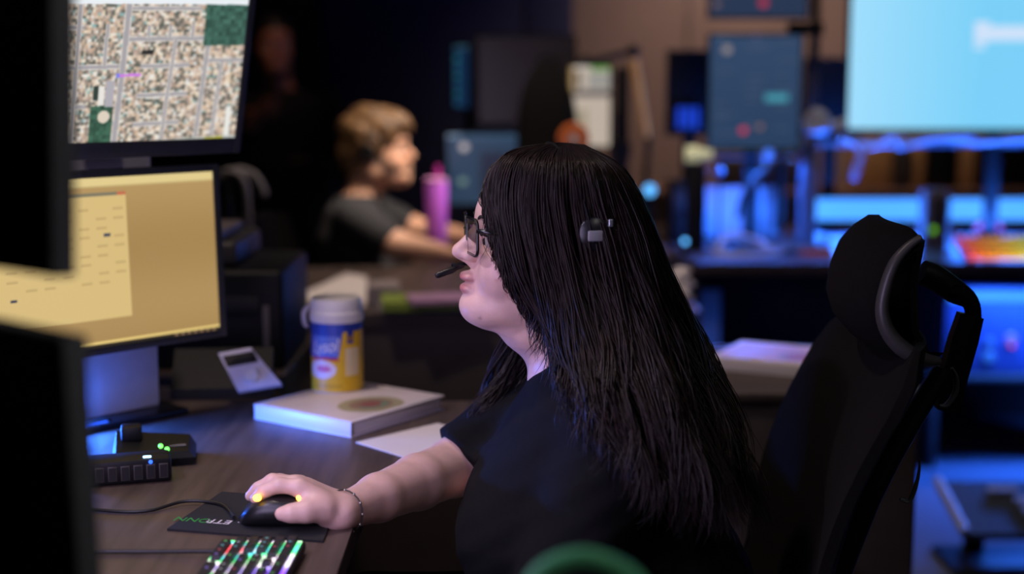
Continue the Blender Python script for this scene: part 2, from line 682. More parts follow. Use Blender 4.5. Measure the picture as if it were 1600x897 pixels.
def add_hand(F, wrist, f, n, side, scale=1.0, curl=(0.35, 0.45, 0.35), thumb=0.0, spread=0.1, rw=0.026):
    """five-fingered hand: f points along the hand, n out of its back, side towards the thumb"""
    f, n, side = f.normalized(), n.normalized(), side.normalized()
    s = scale

    def P(a, b, c):
        return wrist + (f * a + side * b + n * c) * s
    kn = [(0.086, 0.026), (0.090, 0.006), (0.086, -0.014), (0.077, -0.032)]
    for (a, b) in kn:
        F.cap(P(0.0, b * 0.6, 0), P(a, b, 0.004), 0.0165 * s, 0.0118 * s, 0.012 * s)
    F.ell(P(0.035, 0.024, -0.008), [0.034 * s, 0.018 * s, 0.016 * s], (f, side, n), 0.012 * s)
    lens = [(0.042, 0.026, 0.022), (0.046, 0.030, 0.023), (0.042, 0.028, 0.022), (0.033, 0.021, 0.020)]
    for j, (a, b) in enumerate(kn):
        p = P(a, b, 0.003)
        ang = 0.0
        rad = [0.0098, 0.0088, 0.0082, 0.0070]
        if j == 3:
            rad = [r * 0.88 for r in rad]
        for q in range(3):
            ang += curl[q]
            d = f * math.cos(ang) - n * math.sin(ang) + side * (spread * (1.2 - j * 0.8))
            p2 = p + d.normalized() * lens[j][q] * s
            F.cap(p, p2, rad[q] * s, rad[q + 1] * s, 0.003 * s)
            p = p2
    t0 = P(0.018, 0.022, -0.006)
    t1 = P(0.048, 0.044 + thumb * 0.2, -0.014)
    t2 = P(0.078, 0.048 + thumb * 0.1, -0.018)
    t3 = P(0.103, 0.044, -0.020)
    F.chain([t0, t1, t2, t3], [0.016 * s, 0.0125 * s, 0.0108 * s, 0.0085 * s], 0.006 * s)

# ------------------------------------------------------------------ the room
X0, X1, Y0, Y1 = -3.2, 3.8, -1.6, 7.6
BEIGE = mat('wall_beige_paint', S(150, 124, 115), 0.85, noise=(3, 0.06), bump=(200, 0.15))
BROWNW = mat('wall_brown_paint', S(60, 45, 42), 0.85, noise=(3, 0.08), bump=(200, 0.15))
CEILM = mat('ceiling_paint', S(60, 58, 58), 0.9, noise=(4, 0.05))
struct(MB().box(((X0 + X1) / 2, (Y0 + Y1) / 2, -0.05), (X1 - X0, Y1 - Y0, 0.1)).build('floor', CARPET, smooth=0))
struct(MB().box(((X0 + X1) / 2, (Y0 + Y1) / 2, CEIL + 0.05), (X1 - X0, Y1 - Y0, 0.1)).build('ceiling', CEILM, smooth=0))
wb = struct(MB().box(((X0 + X1) / 2, Y1 + 0.05, CEIL / 2), (X1 - X0, 0.1, CEIL)).build('wall_back', BEIGE, smooth=0))
struct(MB().box((X0 - 0.05, (Y0 + Y1) / 2, CEIL / 2), (0.1, Y1 - Y0, CEIL)).build('wall_left', BROWNW, smooth=0))
struct(MB().box((X1 + 0.05, (Y0 + Y1) / 2, CEIL / 2), (0.1, Y1 - Y0, CEIL)).build('wall_right', BROWNW, smooth=0))
struct(MB().box(((X0 + X1) / 2, Y0 - 0.05, CEIL / 2), (X1 - X0, 0.1, CEIL)).build('wall_front', BROWNW, smooth=0))
struct(MB().box(((X0 + X1) / 2, Y1 - 0.01, 0.05), (X1 - X0, 0.02, 0.1), bev=0.004).build('baseboard_back', BLACKP))
# joints between the beige wall boards
xa = pix(1076, 50, 7.58).x
struct(MB().box((xa, Y1 - 0.004, CEIL / 2), (0.02, 0.008, CEIL), bev=0.002).build('trim_1', mat('wall_joint', S(110, 92, 86), 0.8, noise=(9, .05))))
NAVY = mat('navy_acoustic_fabric', S(56, 56, 92), 0.95, noise=(120, 0.2), bump=(300, 0.4))
BROWNF = mat('brown_acoustic_fabric', S(66, 50, 46), 0.95, noise=(120, 0.2), bump=(300, 0.4))
xl, xm, xr = pix(500, 50, 7.5).x, pix(818, 50, 7.5).x, pix(897, 50, 7.5).x
a = thing('acoustic_panel', 'wide navy acoustic wall panel behind the blond seated person', 'wall panel', (xl, 7.53, 0.3))
zt = 2.74
MB().box(((xm - xl) / 2, 0, (zt - 0.3) / 2), (xm - xl - 0.01, 0.06, zt - 0.3), bev=0.01).build('board', NAVY, a)
a = thing('acoustic_panel', 'narrow navy acoustic wall panel next to the beige wall', 'wall panel', (xm, 7.53, 1.0))
MB().box(((xr - xm) / 2, 0, (zt - 1.0) / 2), (xr - xm - 0.01, 0.06, zt - 1.0), bev=0.01).build('board', NAVY, a)
a = thing('acoustic_panel', 'dark brown acoustic wall panel behind the standing person', 'wall panel', (-3.0, 7.53, 0.3))
MB().box(((xl + 3.0) / 2, 0, (zt - 0.3) / 2), (xl + 3.0 - 0.02, 0.06, zt - 0.3), bev=0.01).build('board', BROWNF, a)

# ceiling fixtures of the downlights, the added ones too
nm = ['ceiling downlight over the walnut dispatcher desk', 'ceiling downlight over the blond person\'s desk',
      'ceiling downlight washing the beige back wall', 'ceiling downlight over the brown side cabinet',
      'ceiling downlight aimed at the woman\'s face', 'added ceiling downlight brightening the blond person',
      'dim added ceiling downlight brightening the standing person', 'added ceiling downlight brightening things on the blue-lit desk', 'added ceiling downlight near the camera brightening the left edge monitors']
for i, (x, y, p, aim, cone, colr) in enumerate(DOWNLIGHTS):
    t = thing('ceiling_downlight', nm[i], 'downlight', (x, y, CEIL - 0.001))
    MB().lathe([(0.062, 0.0), (0.075, -0.004), (0.075, -0.008), (0.060, -0.012), (0.056, -0.004), (0.056, 0.0)], 32).build('trim_ring', WHITEP, t)
    MB().lathe([(0.001, -0.001), (0.055, -0.001), (0.055, -0.003), (0.001, -0.003)], 32).build('lens', glow('lens_glow%d' % i, colr, 3.0), t)

# ------------------------------------------------------------------ the dispatcher desk
DZ = 0.74
desk = thing('dispatcher_desk', 'dark walnut L-shaped desk in front of the long-haired woman', 'desk', (-0.7, 1.6, 0))
poly = [(-1.15, 0.62), (-0.26, 0.62), (-0.215, 0.7), (-0.2, 0.9), (-0.2, 1.74)]
for k in range(1, 8):
    t = k / 7
    ang = math.pi - t * math.pi / 2
    poly.append((0.02 + 0.22 * math.cos(ang), 1.90 + 0.20 * math.sin(ang) + 0.04 * t))
poly += [(0.30, 2.16), (0.33, 2.19), (0.33, 2.40), (0.30, 2.43), (-1.15, 2.43)]
MB().prism(poly, DZ - 0.005, DZ).build('top', WALNUT, desk, smooth=0, world=True)
MB().prism(poly, DZ - 0.032, DZ - 0.0055).build('edge_band', EDGE, desk, smooth=30, world=True)
for (x, y, sx, sy) in ((-1.1, 1.0, 0.04, 0.6), (-0.75, 2.36, 0.6, 0.03), (0.22, 2.30, 0.03, 0.18), (-0.7, 0.68, 0.6, 0.03)):
    MB().box((x, y, (DZ - 0.033) / 2), (sx, sy, DZ - 0.033), bev=0.003).build('support_panel', PANEL, desk, world=True)


def monitor(name, label, w, h, corner, rz, tilt, side, screen, stand_z=None, thick=0.022, bez=0.012, cham=0.03, chin=0.012, edge=False):
    """corner: world position of a lower corner ('R' or 'L' as the viewer of the screen sees it); local x runs
    along the screen, screen faces -y; tilt leans the top towards the viewer (positive)"""
    t = thing(name, label, 'monitor', corner, rz)
    sx = -w if side == 'R' else 0.0
    M = Matrix.Rotation(tilt, 4, 'X') @ Matrix.Translation((sx + w / 2, 0, 0))
    MB().box((0, thick / 2 + 0.001, h / 2), (w, thick, h), M=M, bev=0.003).build('housing', BLACKP, t)
    # bezel bars around the picture
    m = MB()
    m.box((-w / 2 + bez / 2, -0.001, h / 2), (bez, 0.006, h), M=M, bev=0.0015)
    m.box((w / 2 - bez / 2, -0.001, h / 2), (bez, 0.006, h), M=M, bev=0.0015)
    m.box((0, -0.001, h - bez / 2), (w - 2 * bez, 0.006, bez), M=M, bev=0.0015)
    m.box((0, -0.001, chin / 2), (w - 2 * bez, 0.006, chin), M=M, bev=0.0015)
    m.build('bezel', BEZEL, t)
    if edge:
        for g in (-1, 1):
            MB().box((g * (w / 2 + 0.001), thick * 0.45, h / 2), (0.004, thick * 1.1, h), M=M, bev=0.001).build('side_trim', SIDE, t)
    MB().box((0, thick + cham / 2, h * 0.48), (w * 0.55, cham, h * 0.5), M=M, bev=0.008).build('rear_cover', BLACKP, t)
    if screen:
        fn, nx, ny, m2 = screen
        raster('screen', w - 2 * bez, h - bez - chin, nx, ny, fn, m2, t, M @ Matrix.Translation((0, -0.0005, chin)))
    return t, M


SIDE = mat('side_trim_grey', S(120, 122, 128), 0.4, noise=(60, .06))
SCR = screen_mat('display_pixels', 1.0)
SCRD = screen_mat('display_pixels_dim', 0.8)


def hash2(ix, iz, seed):
    h = np.sin(ix * 127.1 + iz * 311.7 + seed * 74.7) * 43758.5453
    return h - np.floor(h)


MAPW, MAPH = 0.50, 0.31


def map_fn(X, Z):
    s = MAPW - 0.024 - X
    x = 384 - (s * 790 + s * s * 620)
    y = 209 - Z * 930 + (x - 384) * 0.03
    C = np.zeros(X.shape + (3,))
    ix, iz = np.floor(x / 4.3 + 0.4 * np.sin(y / 9)), np.floor(y / 4.0)
    h1, h2 = hash2(ix, iz, 1), hash2(ix, iz, 2)
    roofs = np.array([[226, 205, 180], [240, 226, 205], [205, 175, 150], [185, 160, 145], [235, 235, 230], [210, 190, 175]])
    C[:] = roofs[(h1 * 6).astype(int) % 6]
    dark = h2 < 0.20
    C[dark] = [92, 96, 88]
    C[(h2 > 0.20) & (h2 < 0.38)] = [150, 138, 128]
    C[(h2 > 0.97)] = [140, 180, 180]
    for _ in range(2):
        C[1:-1, 1:-1] = (C[1:-1, 1:-1] * 2 + C[:-2, 1:-1] + C[2:, 1:-1] + C[1:-1, :-2] + C[1:-1, 2:]) / 6
    road = np.array([166, 162, 166])

    def vroad(x0, y0, x1, y1, w, edge=1.6):
        t = np.clip((y - y0) / (y1 - y0), 0, 1)
        xc = x0 + (x1 - x0) * t
        d = np.abs(x - xc)
        m = (y >= min(y0, y1)) & (y <= max(y0, y1))
        C[m & (d < w + edge)] = [214, 206, 200]
        C[m & (d < w)] = road

    def hroad(y0, x0, x1, w, edge=1.6):
        d = np.abs(y - y0)
        m = (x >= x0) & (x <= x1)
        C[m & (d < w + edge)] = [214, 206, 200]
        C[m & (d < w)] = road
    for (yy, xa, xb, w) in ((57, 190, 330, 2.6), (95, 60, 184, 2.4), (96, 216, 300, 2.2), (138, 213, 300, 2.2), (180, 210, 290, 2.2),
                            (14, 192, 312, 2.0), (90, 326, 384, 2.2), (150, 60, 120, 2.4), (40, 40, 110, 2.2)):
        hroad(yy, xa, xb, w)
    for (xa, ya, xb, yb, w) in ((152, 35, 150, 95, 2.4), (328, 57, 320, 204, 2.8), (273, 57, 270, 97, 2.2), (270, 97, 266, 140, 2.2),
                                (266, 140, 262, 204, 2.2), (352, 92, 346, 204, 2.0), (225, 38, 226, 57, 2), (262, 38, 262, 57, 2), (100, 0, 96, 204, 3),
                                (300, 35, 300, 57, 2)):
        vroad(xa, ya, xb, yb, w)
    vroad(190, -60, 184, 100, 4.2, 2.2)
    vroad(184, 100, 178, 206, 4.2, 2.2)
    park = (x > 319) & (y < 68)
    tex = 0.8 + 0.4 * hash2(np.floor(x / 6), np.floor(y / 6), 5)
    C[park] = (np.array([62, 96, 84]) * tex[..., None])[park]
    g2 = (x > 131) & (x < 172) & (y > 150) & (y < 204)
    C[g2] = (np.array([58, 92, 74]) * tex[..., None])[g2]
    g3 = (x > 133) & (x < 146) & (y > 122) & (y < 142)
    C[g3] = [52, 66, 60]
    rect(C, x, y, 144, 154, 122, 150, [232, 228, 222])
    rect(C, x, y, 156, 172, 115, 152, [176, 172, 180])
    m = ((x - 156) / 11) ** 2 + ((y - 166) / 9) ** 2 < 1
    C[m] = [222, 208, 190]
    rect(C, x, y, 215, 236, 73, 79, [46, 44, 44])
    rect(C, x, y, 174, 217, 106, 110, [206, 128, 226])
    rect(C, x, y, 174, 180, 105, 111, [126, 132, 236])
    rect(C, x, y, 366, 374, 160, 209, [232, 232, 226])
    C[y < 8 - (384 - x) * 0.0] = [235, 240, 245]
    C[y > 205] = [190, 195, 190]
    C[(y > 206) & (x > 335) & (x < 365)] = [190, 185, 60]
    C[1:-1, 1:-1] = (C[1:-1, 1:-1] * 2 + C[:-2, 1:-1] + C[2:, 1:-1] + C[1:-1, :-2] + C[1:-1, 2:]) / 6
    return C


YW, YH = 0.50, 0.285


def yellow_fn(X, Z):
    w, h = YW - 0.024, YH - 0.024
    C = np.zeros(X.shape + (3,))
    C[:] = [168, 136, 84]
    C += (6 * np.sin(Z * 30) + 8 * (Z / h))[..., None]
    rect(C, X, Z, 0, w, h - 0.012, h, [226, 204, 142])
    rect(C, X, Z, 0, w, h - 0.0155, h - 0.012, [196, 172, 116])
    rect(C, X, Z, 0, w * 0.66, 0.042, h - 0.026, [216, 188, 126])
    rect(C, X, Z, 0, w * 0.66, h - 0.028, h - 0.023, [128, 122, 100])
    rect(C, X, Z, w * 0.63, w * 0.66, h - 0.028, h - 0.023, [196, 110, 80])
    for r in range(9):
        for c in range(10):
            if (r * 7 + c * 5) % 3:
                x0 = 0.02 + c * 0.030
                z0 = 0.098 + r * 0.014
                rect(C, X, Z, x0, x0 + 0.018, z0, z0 + 0.004, [196, 168, 112])
    rect(C, X, Z, w * 0.60 - 0.014, w * 0.60 - 0.002, 0.170, 0.175, [70, 76, 90])
    rect(C, X, Z, w * 0.24, w * 0.262, 0.084, 0.089, [50, 60, 80])
    rect(C, X, Z, w * 0.26, w, 0.004, 0.008, [236, 206, 128])
    rect(C, X, Z, 0, w, 0, 0.004, [50, 44, 36])
    rect(C, X, Z, 0.05, 0.20, 0.011, 0.014, [120, 90, 60])
    for k in range(7):
        rect(C, X, Z, w - 0.014 - k * 0.012, w - 0.008 - k * 0.012, 0.0, 0.003, [150, 120, 90])
    return C


FAR_RZ = math.atan2(0.725, 0.69)
yc = pix(353, 524, 2.33)
monitor('computer_monitor', 'black monitor showing a plain amber desktop with one pale window', YW, YH, yc, FAR_RZ, -0.03, 'R', (yellow_fn, 320, 200, SCR))
mc = pix(373, 238, 2.35)
monitor('computer_monitor', 'black monitor showing an aerial street map', MAPW, MAPH, mc, FAR_RZ, 0.22, 'R', (map_fn, 330, 240, SCR), chin=0.026)
NEAR_RZ = math.atan2(-0.65, 0.76) + math.pi      # screen faces the woman, the camera sees its back and end


def near_fn(X, Z):
    C = np.zeros(X.shape + (3,))
    C[:] = [220, 200, 255]
    for k in range(12):
        rect(C, X, Z, 0.03, 0.2 + 0.02 * ((k * 7) % 9), 0.03 + k * 0.02, 0.036 + k * 0.02, [120, 120, 150])
    rect(C, X, Z, 0, 0.6, 0.27, 0.29, [110, 130, 220])
    return C


NSCR = screen_mat('display_pixels_bright', 7.0)
for (p, tl, lab) in ((pix(112, 431, 1.055), 0.05, 'black monitor seen from behind at the upper left edge'),
                     (pix(137, 897, 1.02), -0.02, 'black monitor seen from behind at the lower left edge')):
    pp = Vector(p)
    hh = 0.30
    if 'lower' in lab:
        pp = Vector((p.x + 0.010, 1.02, pix(137, 523, 1.02).z - hh))
    monitor('computer_monitor', lab, 0.50, hh, pp, NEAR_RZ, tl, 'L', (near_fn, 60, 40, NSCR), thick=0.018, edge=True)


def stand(name, label, base, rz, zlist, wide, material, back):
    t = thing(name, label, 'monitor stand', base, rz)
    MB().box((0, 0, 0.006), (wide * 1.25, 0.13, 0.012), bev=0.004).build('base', DARKM, t)
    MB().box((0, 0, (zlist[-1] + 0.012) / 2), (wide, 0.03, zlist[-1] - 0.012), bev=0.004).build('column', material, t)
    for z in zlist:
        MB().box((0, back / 2 - 0.006, z), (0.06, abs(back), 0.05), bev=0.004).build('bracket', DARKM, t)
    return t


vx = Vector((0.69, 0.725, 0))
nrm = Vector((0.725, -0.69, 0))
b0 = Vector((yc.x, yc.y, DZ)) - vx * 0.17 - nrm * 0.11
stand('monitor_stand', 'grey flat column stand carrying the map and amber monitors', (b0.x, b0.y, DZ), FAR_RZ, [0.28, 0.56], 0.20, ALUM, -0.05)
p = pix(112, 431, 1.055)
b1 = Vector((p.x, p.y, DZ)) + Vector((-0.76, 0.65, 0)) * 0.25 - Vector((0.65, 0.76, 0)) * 0.115
stand('monitor_stand', 'black column stand behind the two left edge monitors', (b1.x, b1.y, DZ), NEAR_RZ, [0.26, 0.56], 0.10, BLACKP, -0.05)

# ------------------------------------------------------------------ things on the dispatcher desk
# mouse pad
pad = thing('mouse_pad', 'black mouse pad with green and white lettering under the mouse', 'mouse pad', (0, 0, DZ))
q = [plane(261, 826, DZ + .003), plane(505, 845, DZ + .003), plane(530, 782, DZ + .003), plane(347, 768, DZ + .003)]
MB().prism([(v.x, v.y) for v in q], 0.0, 0.003).build('sheet', mat('pad_cloth', S(24, 24, 25), 0.9, noise=(300, 0.2), bump=(900, .3)), pad, smooth=0)
dirx = (q[1] - q[0]).normalized()
ang = math.atan2(dirx.y, dirx.x)
GREEN_INK = mat('green_ink', S(40, 150, 60), 0.7, noise=(40, .1))
WHITE_INK = mat('white_ink', S(225, 220, 225), 0.7, noise=(40, .05))
tp = plane(323, 814, DZ + .0031)
for body, px, m_ in (('ONN', 302, GREEN_INK), ('ETR', 342, WHITE_INK), ('-', 374, WHITE_INK)):
    c = plane(px, 812 + (px - 302) * 0.07, DZ + .0031)
    M = Matrix.Translation((c.x, c.y, 0.0031)) @ Matrix.Rotation(ang + math.pi, 4, 'Z') @ Matrix.Diagonal((1.0, 1.0, 1, 1))
    text_obj('lettering', body, 0.021, m_, pad, M)

# mouse
mz = DZ + 0.003
mouse = thing('computer_mouse', 'black mouse with small amber lights under the woman\'s hand', 'mouse', (-0.287, 1.735, mz))
rings = []
for i in range(13):
    t = i / 12
    x = -0.058 + 0.116 * t
    wv = 0.031 * (1 - abs(2 * t - 1) ** 3.2) ** 0.5 + 0.002
    hv = (0.012 + 0.028 * math.sin(math.pi * min(1, 0.12 + t * 0.80)) ** 0.9) * (0.35 + 0.65 * (1 - abs(2 * t - 1) ** 5))
    ring = []
    for k in range(14):
        th = 2 * math.pi * k / 14
        y = wv * math.copysign(abs(math.cos(th)) ** 0.7, math.cos(th))
        z = hv / 2 + hv / 2 * math.copysign(abs(math.sin(th)) ** 0.7, math.sin(th))
        ring.append((x, y, z))
    rings.append(ring)
body = MB().loft(rings).build('shell', mat('mouse_shell', S(20, 20, 22), 0.35, noise=(80, .1)), mouse, smooth=60)
AMBER = glow('amber_led', S(255, 190, 70), 6.0)
p1, p2 = pix(402, 778, 1.708) - Vector((-0.287, 1.735, mz)), pix(468, 778, 1.712) - Vector((-0.287, 1.735, mz))
MB().ball(p1, 0.0045, 10, (1.2, 1, 1)).build('scroll_light', AMBER, mouse)
MB().ball(p2, 0.0042, 10).build('logo_light', AMBER, mouse)
MB().tube([(-0.05, 0, 0.008), (-0.025, 0.0, 0.034), (0.02, 0, 0.041)], 0.004, 8, 4).build('button_seam', BLACKP, mouse)
c0 = plane(155, 797, DZ + .003)
c1 = plane(230, 798, DZ + .003)
c2 = plane(290, 783, DZ + .006)
c3 = plane(345, 788, DZ + .006)
cab = MB().tube([(c0.x - 0.16, c0.y + 0.05, DZ + .003), c0, c1, c2, c3, (-0.352, 1.74, DZ + .008)], 0.0024, 8, 6).build('mouse_cable', CABLE)
tag(cab, 'thin black cable running from the mouse across the desk', 'cable')

# keyboard: rows run towards the camera
KP = 0.0152
kx, ky, kz = -0.345, 1.632, DZ
kb = thing('keyboard', 'black keyboard with rainbow key lighting beside the mouse pad', 'keyboard', (kx, ky, kz), -0.03)
nrow, ncol = 6, 22
KW, KL = nrow * KP + 0.006, ncol * KP + 0.012
KPLATE = mat('key_plate', (0.02, 0.02, 0.02), 0.4)
nt = KPLATE.node_tree
tc = nt.nodes.new('ShaderNodeTexCoord')
mp = nt.nodes.new('ShaderNodeMapping')
mp.inputs['Scale'].default_value = (9, 14, 1)
no = nt.nodes.new('ShaderNodeTexNoise')
no.inputs['Scale'].default_value = 1.0
no.inputs['Detail'].default_value = 0.5
rp = nt.nodes.new('ShaderNodeValToRGB')
els = rp.color_ramp.elements
cols = [(0.30, (0.25, 0.05, 1, 1)), (0.40, (0.35, 0.25, 1, 1)), (0.47, (1, 0.85, 0.9, 1)), (0.53, (0.1, 0.9, 0.2, 1)), (0.60, (0.1, 0.75, 0.85, 1)), (0.70, (1, 0.1, 0.12, 1))]
els[0].position, els[0].color = cols[0]
els[1].position, els[1].color = cols[-1]
for ps, c in cols[1:-1]:
    e = els.new(ps)
    e.color = c
nt.links.new(tc.outputs['Object'], mp.inputs['Vector'])
nt.links.new(mp.outputs['Vector'], no.inputs['Vector'])
nt.links.new(no.outputs['Fac'], rp.inputs['Fac'])
nt.links.new(rp.outputs['Color'], nt.nodes['Principled BSDF'].inputs['Emission Color'])
nt.nodes['Principled BSDF'].inputs['Emission Strength'].default_value = 2.2
MB().box((KW / 2, -KL / 2, 0.008), (KW + 0.006, KL, 0.012), bev=0.003).build('case', BLACKP, kb)
MB().box((KW / 2, -KL / 2, 0.0148), (KW - 0.002, KL - 0.008, 0.0012)).build('light_plate', KPLATE, kb)
# key cap
km = MB()
a0, a1, b0_, b1_ = KP * 0.37, KP * 0.31, KP * 0.475, KP * 0.39
km.add([(-a0, -b0_, 0), (a0, -b0_, 0), (a0, b0_, 0), (-a0, b0_, 0), (-a1, -b1_, 0.006), (a1, -b1_, 0.006), (a1, b1_, 0.006), (-a1, b1_, 0.006)],
       [(0, 1, 5, 4), (1, 2, 6, 5), (2, 3, 7, 6), (3, 0, 4, 7), (4, 5, 6, 7), (3, 2, 1, 0)])
KEYM = mat('key_cap', S(17, 17, 19), 0.5, noise=(90, .1))
GL = [glow('key_legend_violet', (0.35, 0.2, 1.0), .6), glow('key_legend_cyan', (0.2, 0.8, 1.0), .4), glow('key_legend_green', (0.2, 1.0, 0.25), .4),
      glow('key_legend_red', (1.0, 0.1, 0.2), .4), glow('key_legend_white', (0.9, 0.85, 1.0), 0.4)]
first = None
firstlg = [None] * 5
for r in range(nrow):
    for c in range(ncol):
        if r == 0 and c in (0, 5, 10, 15):
            continue
        if r in (2, 3) and c in (3, ):
            continue
        if r == 4 and c in (4, 5, 6):
            if c != 5:
                continue
        if r == 5 and 10 <= c <= 13:
            continue
        x = 0.003 + KP * (r + 0.5)
        y = -0.006 - KP * (c + 0.5)
        M = Matrix.Translation((x, y, 0.016 + (0.001 if r in (0, 5) else 0)))
        if first is None:
            first = km.build('key', KEYM, kb, smooth=0)
            first.matrix_local = M
            k = first
        else:
            k = share(first, 'key', kb, M)
        g = random.randrange(5)
        if firstlg[g] is None:
            lm = MB().box((0, 0, 0.0062), (KP * .2, KP * .16, 0.0004))
            firstlg[g] = lm.build('legend', GL[g], k, smooth=0)
        elif random.random() < 0.45:
            share(firstlg[g], 'legend', k)
kc0 = plane(160, 862, DZ + .004)
kc1 = plane(240, 862, DZ + .004)
kcb = MB().tube([(kc0.x - 0.1, kc0.y + 0.06, DZ + .003), (kc0.x - 0.02, kc0.y, DZ + .003), kc0, kc1, (kx - 0.001, ky - 0.028, DZ + .010)], 0.0026, 8, 6).build('keyboard_cable', CABLE)
tag(kcb, 'thin black cable plugged into the rainbow-lit keyboard', 'cable')

# white binder with the wipes canister on top
bA, bB = plane(397, 655, DZ), plane(549, 685, DZ)
bC = plane(686, 648, DZ)
e1 = (bB - bA)
e2 = (bC - bB)
ang = math.atan2(e1.y, e1.x)
bl, bw = e1.length, 0.235
bt = 0.026
binder = thing('ring_binder', 'white ring binder lying flat under the wipes canister', 'binder', (bA.x, bA.y, DZ), ang)
VINYL = mat('white_vinyl', S(226, 216, 214), 0.35, noise=(10, .04))
MB().box((bl / 2, bw / 2, 0.0015), (bl, bw, 0.003), bev=0.001).build('back_cover', VINYL, binder)
MB().box((bl / 2, bw / 2, bt - 0.0015), (bl, bw, 0.003), bev=0.001).build('front_cover', VINYL, binder)
MB().box((bl / 2, 0.0015, bt / 2), (bl - 0.002, 0.003, bt - 0.005), bev=0.001).build('spine', VINYL, binder)
MB().box((bl / 2, bw / 2 + 0.004, 0.0115), (bl - 0.012, bw - 0.016, 0.016), bev=0.001).build('page_block', PAPER, binder)


def cover_fn(X, Z):
    C = np.zeros(X.shape + (3,))
    C[:] = [222, 208, 200]
    d = ((X - 0.15) / 0.05) ** 2 + ((Z - 0.10) / 0.06) ** 2
    C[d < 1] = [168, 160, 120]
    C[d < 0.45] = [150, 120, 100]
    C[(d < 0.3) & (X > 0.15)] = [120, 140, 110]
    C[(d < 0.1)] = [150, 90, 80]
    return C


PRINT = mat('printed_sheet', (0.8, 0.8, 0.8), 0.4, attr='Col', noise=(20, .05))
raster('cover_print', bl - 0.02, bw - 0.02, 90, 90, cover_fn, PRINT, binder,
       Matrix.Translation((bl / 2, 0.01, bt + 0.0004)) @ Matrix.Rotation(-math.pi / 2, 4, 'X'))

cc = plane(528, 607, DZ + bt)
can = thing('wipes_canister', 'yellow and blue wipes canister with a white lid on the binder', 'canister', (cc.x, cc.y, DZ + bt + 0.0006))
CR, CH = 0.0445, 0.118


def wipes_fn(X, Z):
    C = np.zeros(X.shape + (3,))
    C[:] = [222, 178, 36]
    a = (X / CR)            # angle 0..2pi, camera side centre at pi
    u = (a - math.pi)        # -left .. +right
    C[Z > CH * 0.88] = [40, 62, 150]
    top = (u > -1.25) & (u < 0.42 - (CH - Z) * 4.5) & (Z > CH * 0.50)
    C[top] = [44, 70, 176]
    patch = (u > -1.0) & (u < 0.32 - (CH - Z) * 3) & (Z > CH * .53) & (Z < CH * .82)
    C[patch] = [96, 120, 206]
    sw = np.abs(Z - (CH * (0.49 - 0.06 * (u + 0.4) ** 2))) < 0.0022
    C[sw & (u > -1.1) & (u < 0.2)] = [190, 24, 48]
    oval = ((u + 0.55) / 0.62) ** 2 + ((Z - CH * 0.33) / (CH * 0.14)) ** 2 < 1
    C[oval] = [226, 214, 226]
    ov2 = ((u + 0.45) / 0.32) ** 2 + ((Z - CH * 0.34) / (CH * 0.05)) ** 2 < 1
    C[ov2] = [206, 110, 150]
    rect(C, u, Z, 0.45, 1.05, CH * .24, CH * .64, [226, 206, 160])
    rect(C, u, Z, 0.50, 0.78, CH * .70, CH * .95, [40, 56, 140])
    rect(C, u, Z, 0.54, 0.74, CH * .74, CH * .82, [150, 110, 60])
    rect(C, u, Z, -0.9, 0.3, CH * .06, CH * .12, [202, 158, 30])
    return C


nu, nv = 160, 80
lab = raster('label_wrap', 2 * math.pi * CR, CH, nu, nv, wipes_fn, PRINT, can)
for p in lab.data.vertices:
    a = (p.co.x + math.pi * CR) / CR       # 0..2pi
    th = -math.pi / 2 + (a - math.pi)
    p.co = (CR * math.cos(th), CR * math.sin(th), p.co.z + 0.002)
lab.data.polygons.foreach_set('use_smooth', [True] * len(lab.data.polygons))
MB().lathe([(0.042, 0.0), (0.0438, 0.002), (0.0438, CH), (0.040, CH)], 40).build('tub', WHITEP, can)
lid = MB().lathe([(0.0455, CH + .002), (0.0465, CH + .006), (0.0465, CH + 0.018), (0.0440, CH + 0.020), (0.0440, CH + 0.036), (0.0415, CH + 0.042), (0.012, CH + .044)], 40).build('lid', WHITEP, can)
MB().tube([(-0.044, -0.01, CH + .03), (-0.054, -0.014, CH + .018), (-0.053, -0.014, CH - 0.002), (-0.048, -0.012, CH - .008)], [0.006, 0.007, 0.007, 0.004], 8, 4, flat=0.6).build('flip_tab', mat('translucent_tab', S(200, 195, 205), .4, trans=.3, noise=(20, .05)), lid)
def wrap_text(ang0, z0, shear=0.25):
    def bend(q):
        th = -math.pi / 2 + ang0 + (q.x + shear * q.y) / CR
        r = CR + 0.0002 + max(0, q.z)
        return Vector((r * math.cos(th), r * math.sin(th), z0 + q.y * 1.3 + q.x * 0.12))
    return bend
text_obj('brand_text', 'Lysol', 0.024, WHITE_INK, can, None, 0.0002, bend=wrap_text(-0.38, CH * 0.66 + .002))

# sheet of paper
q = [plane(556, 692, DZ), plane(652, 722, DZ), plane(722, 672, DZ), plane(684, 662, DZ)]
sh = MB().prism([(v.x, v.y) for v in q], DZ + 0.0002, DZ + 0.0012).build('paper_sheet', PAPER, smooth=0)
tag(sh, 'blank white paper sheet beside the binder', 'paper')

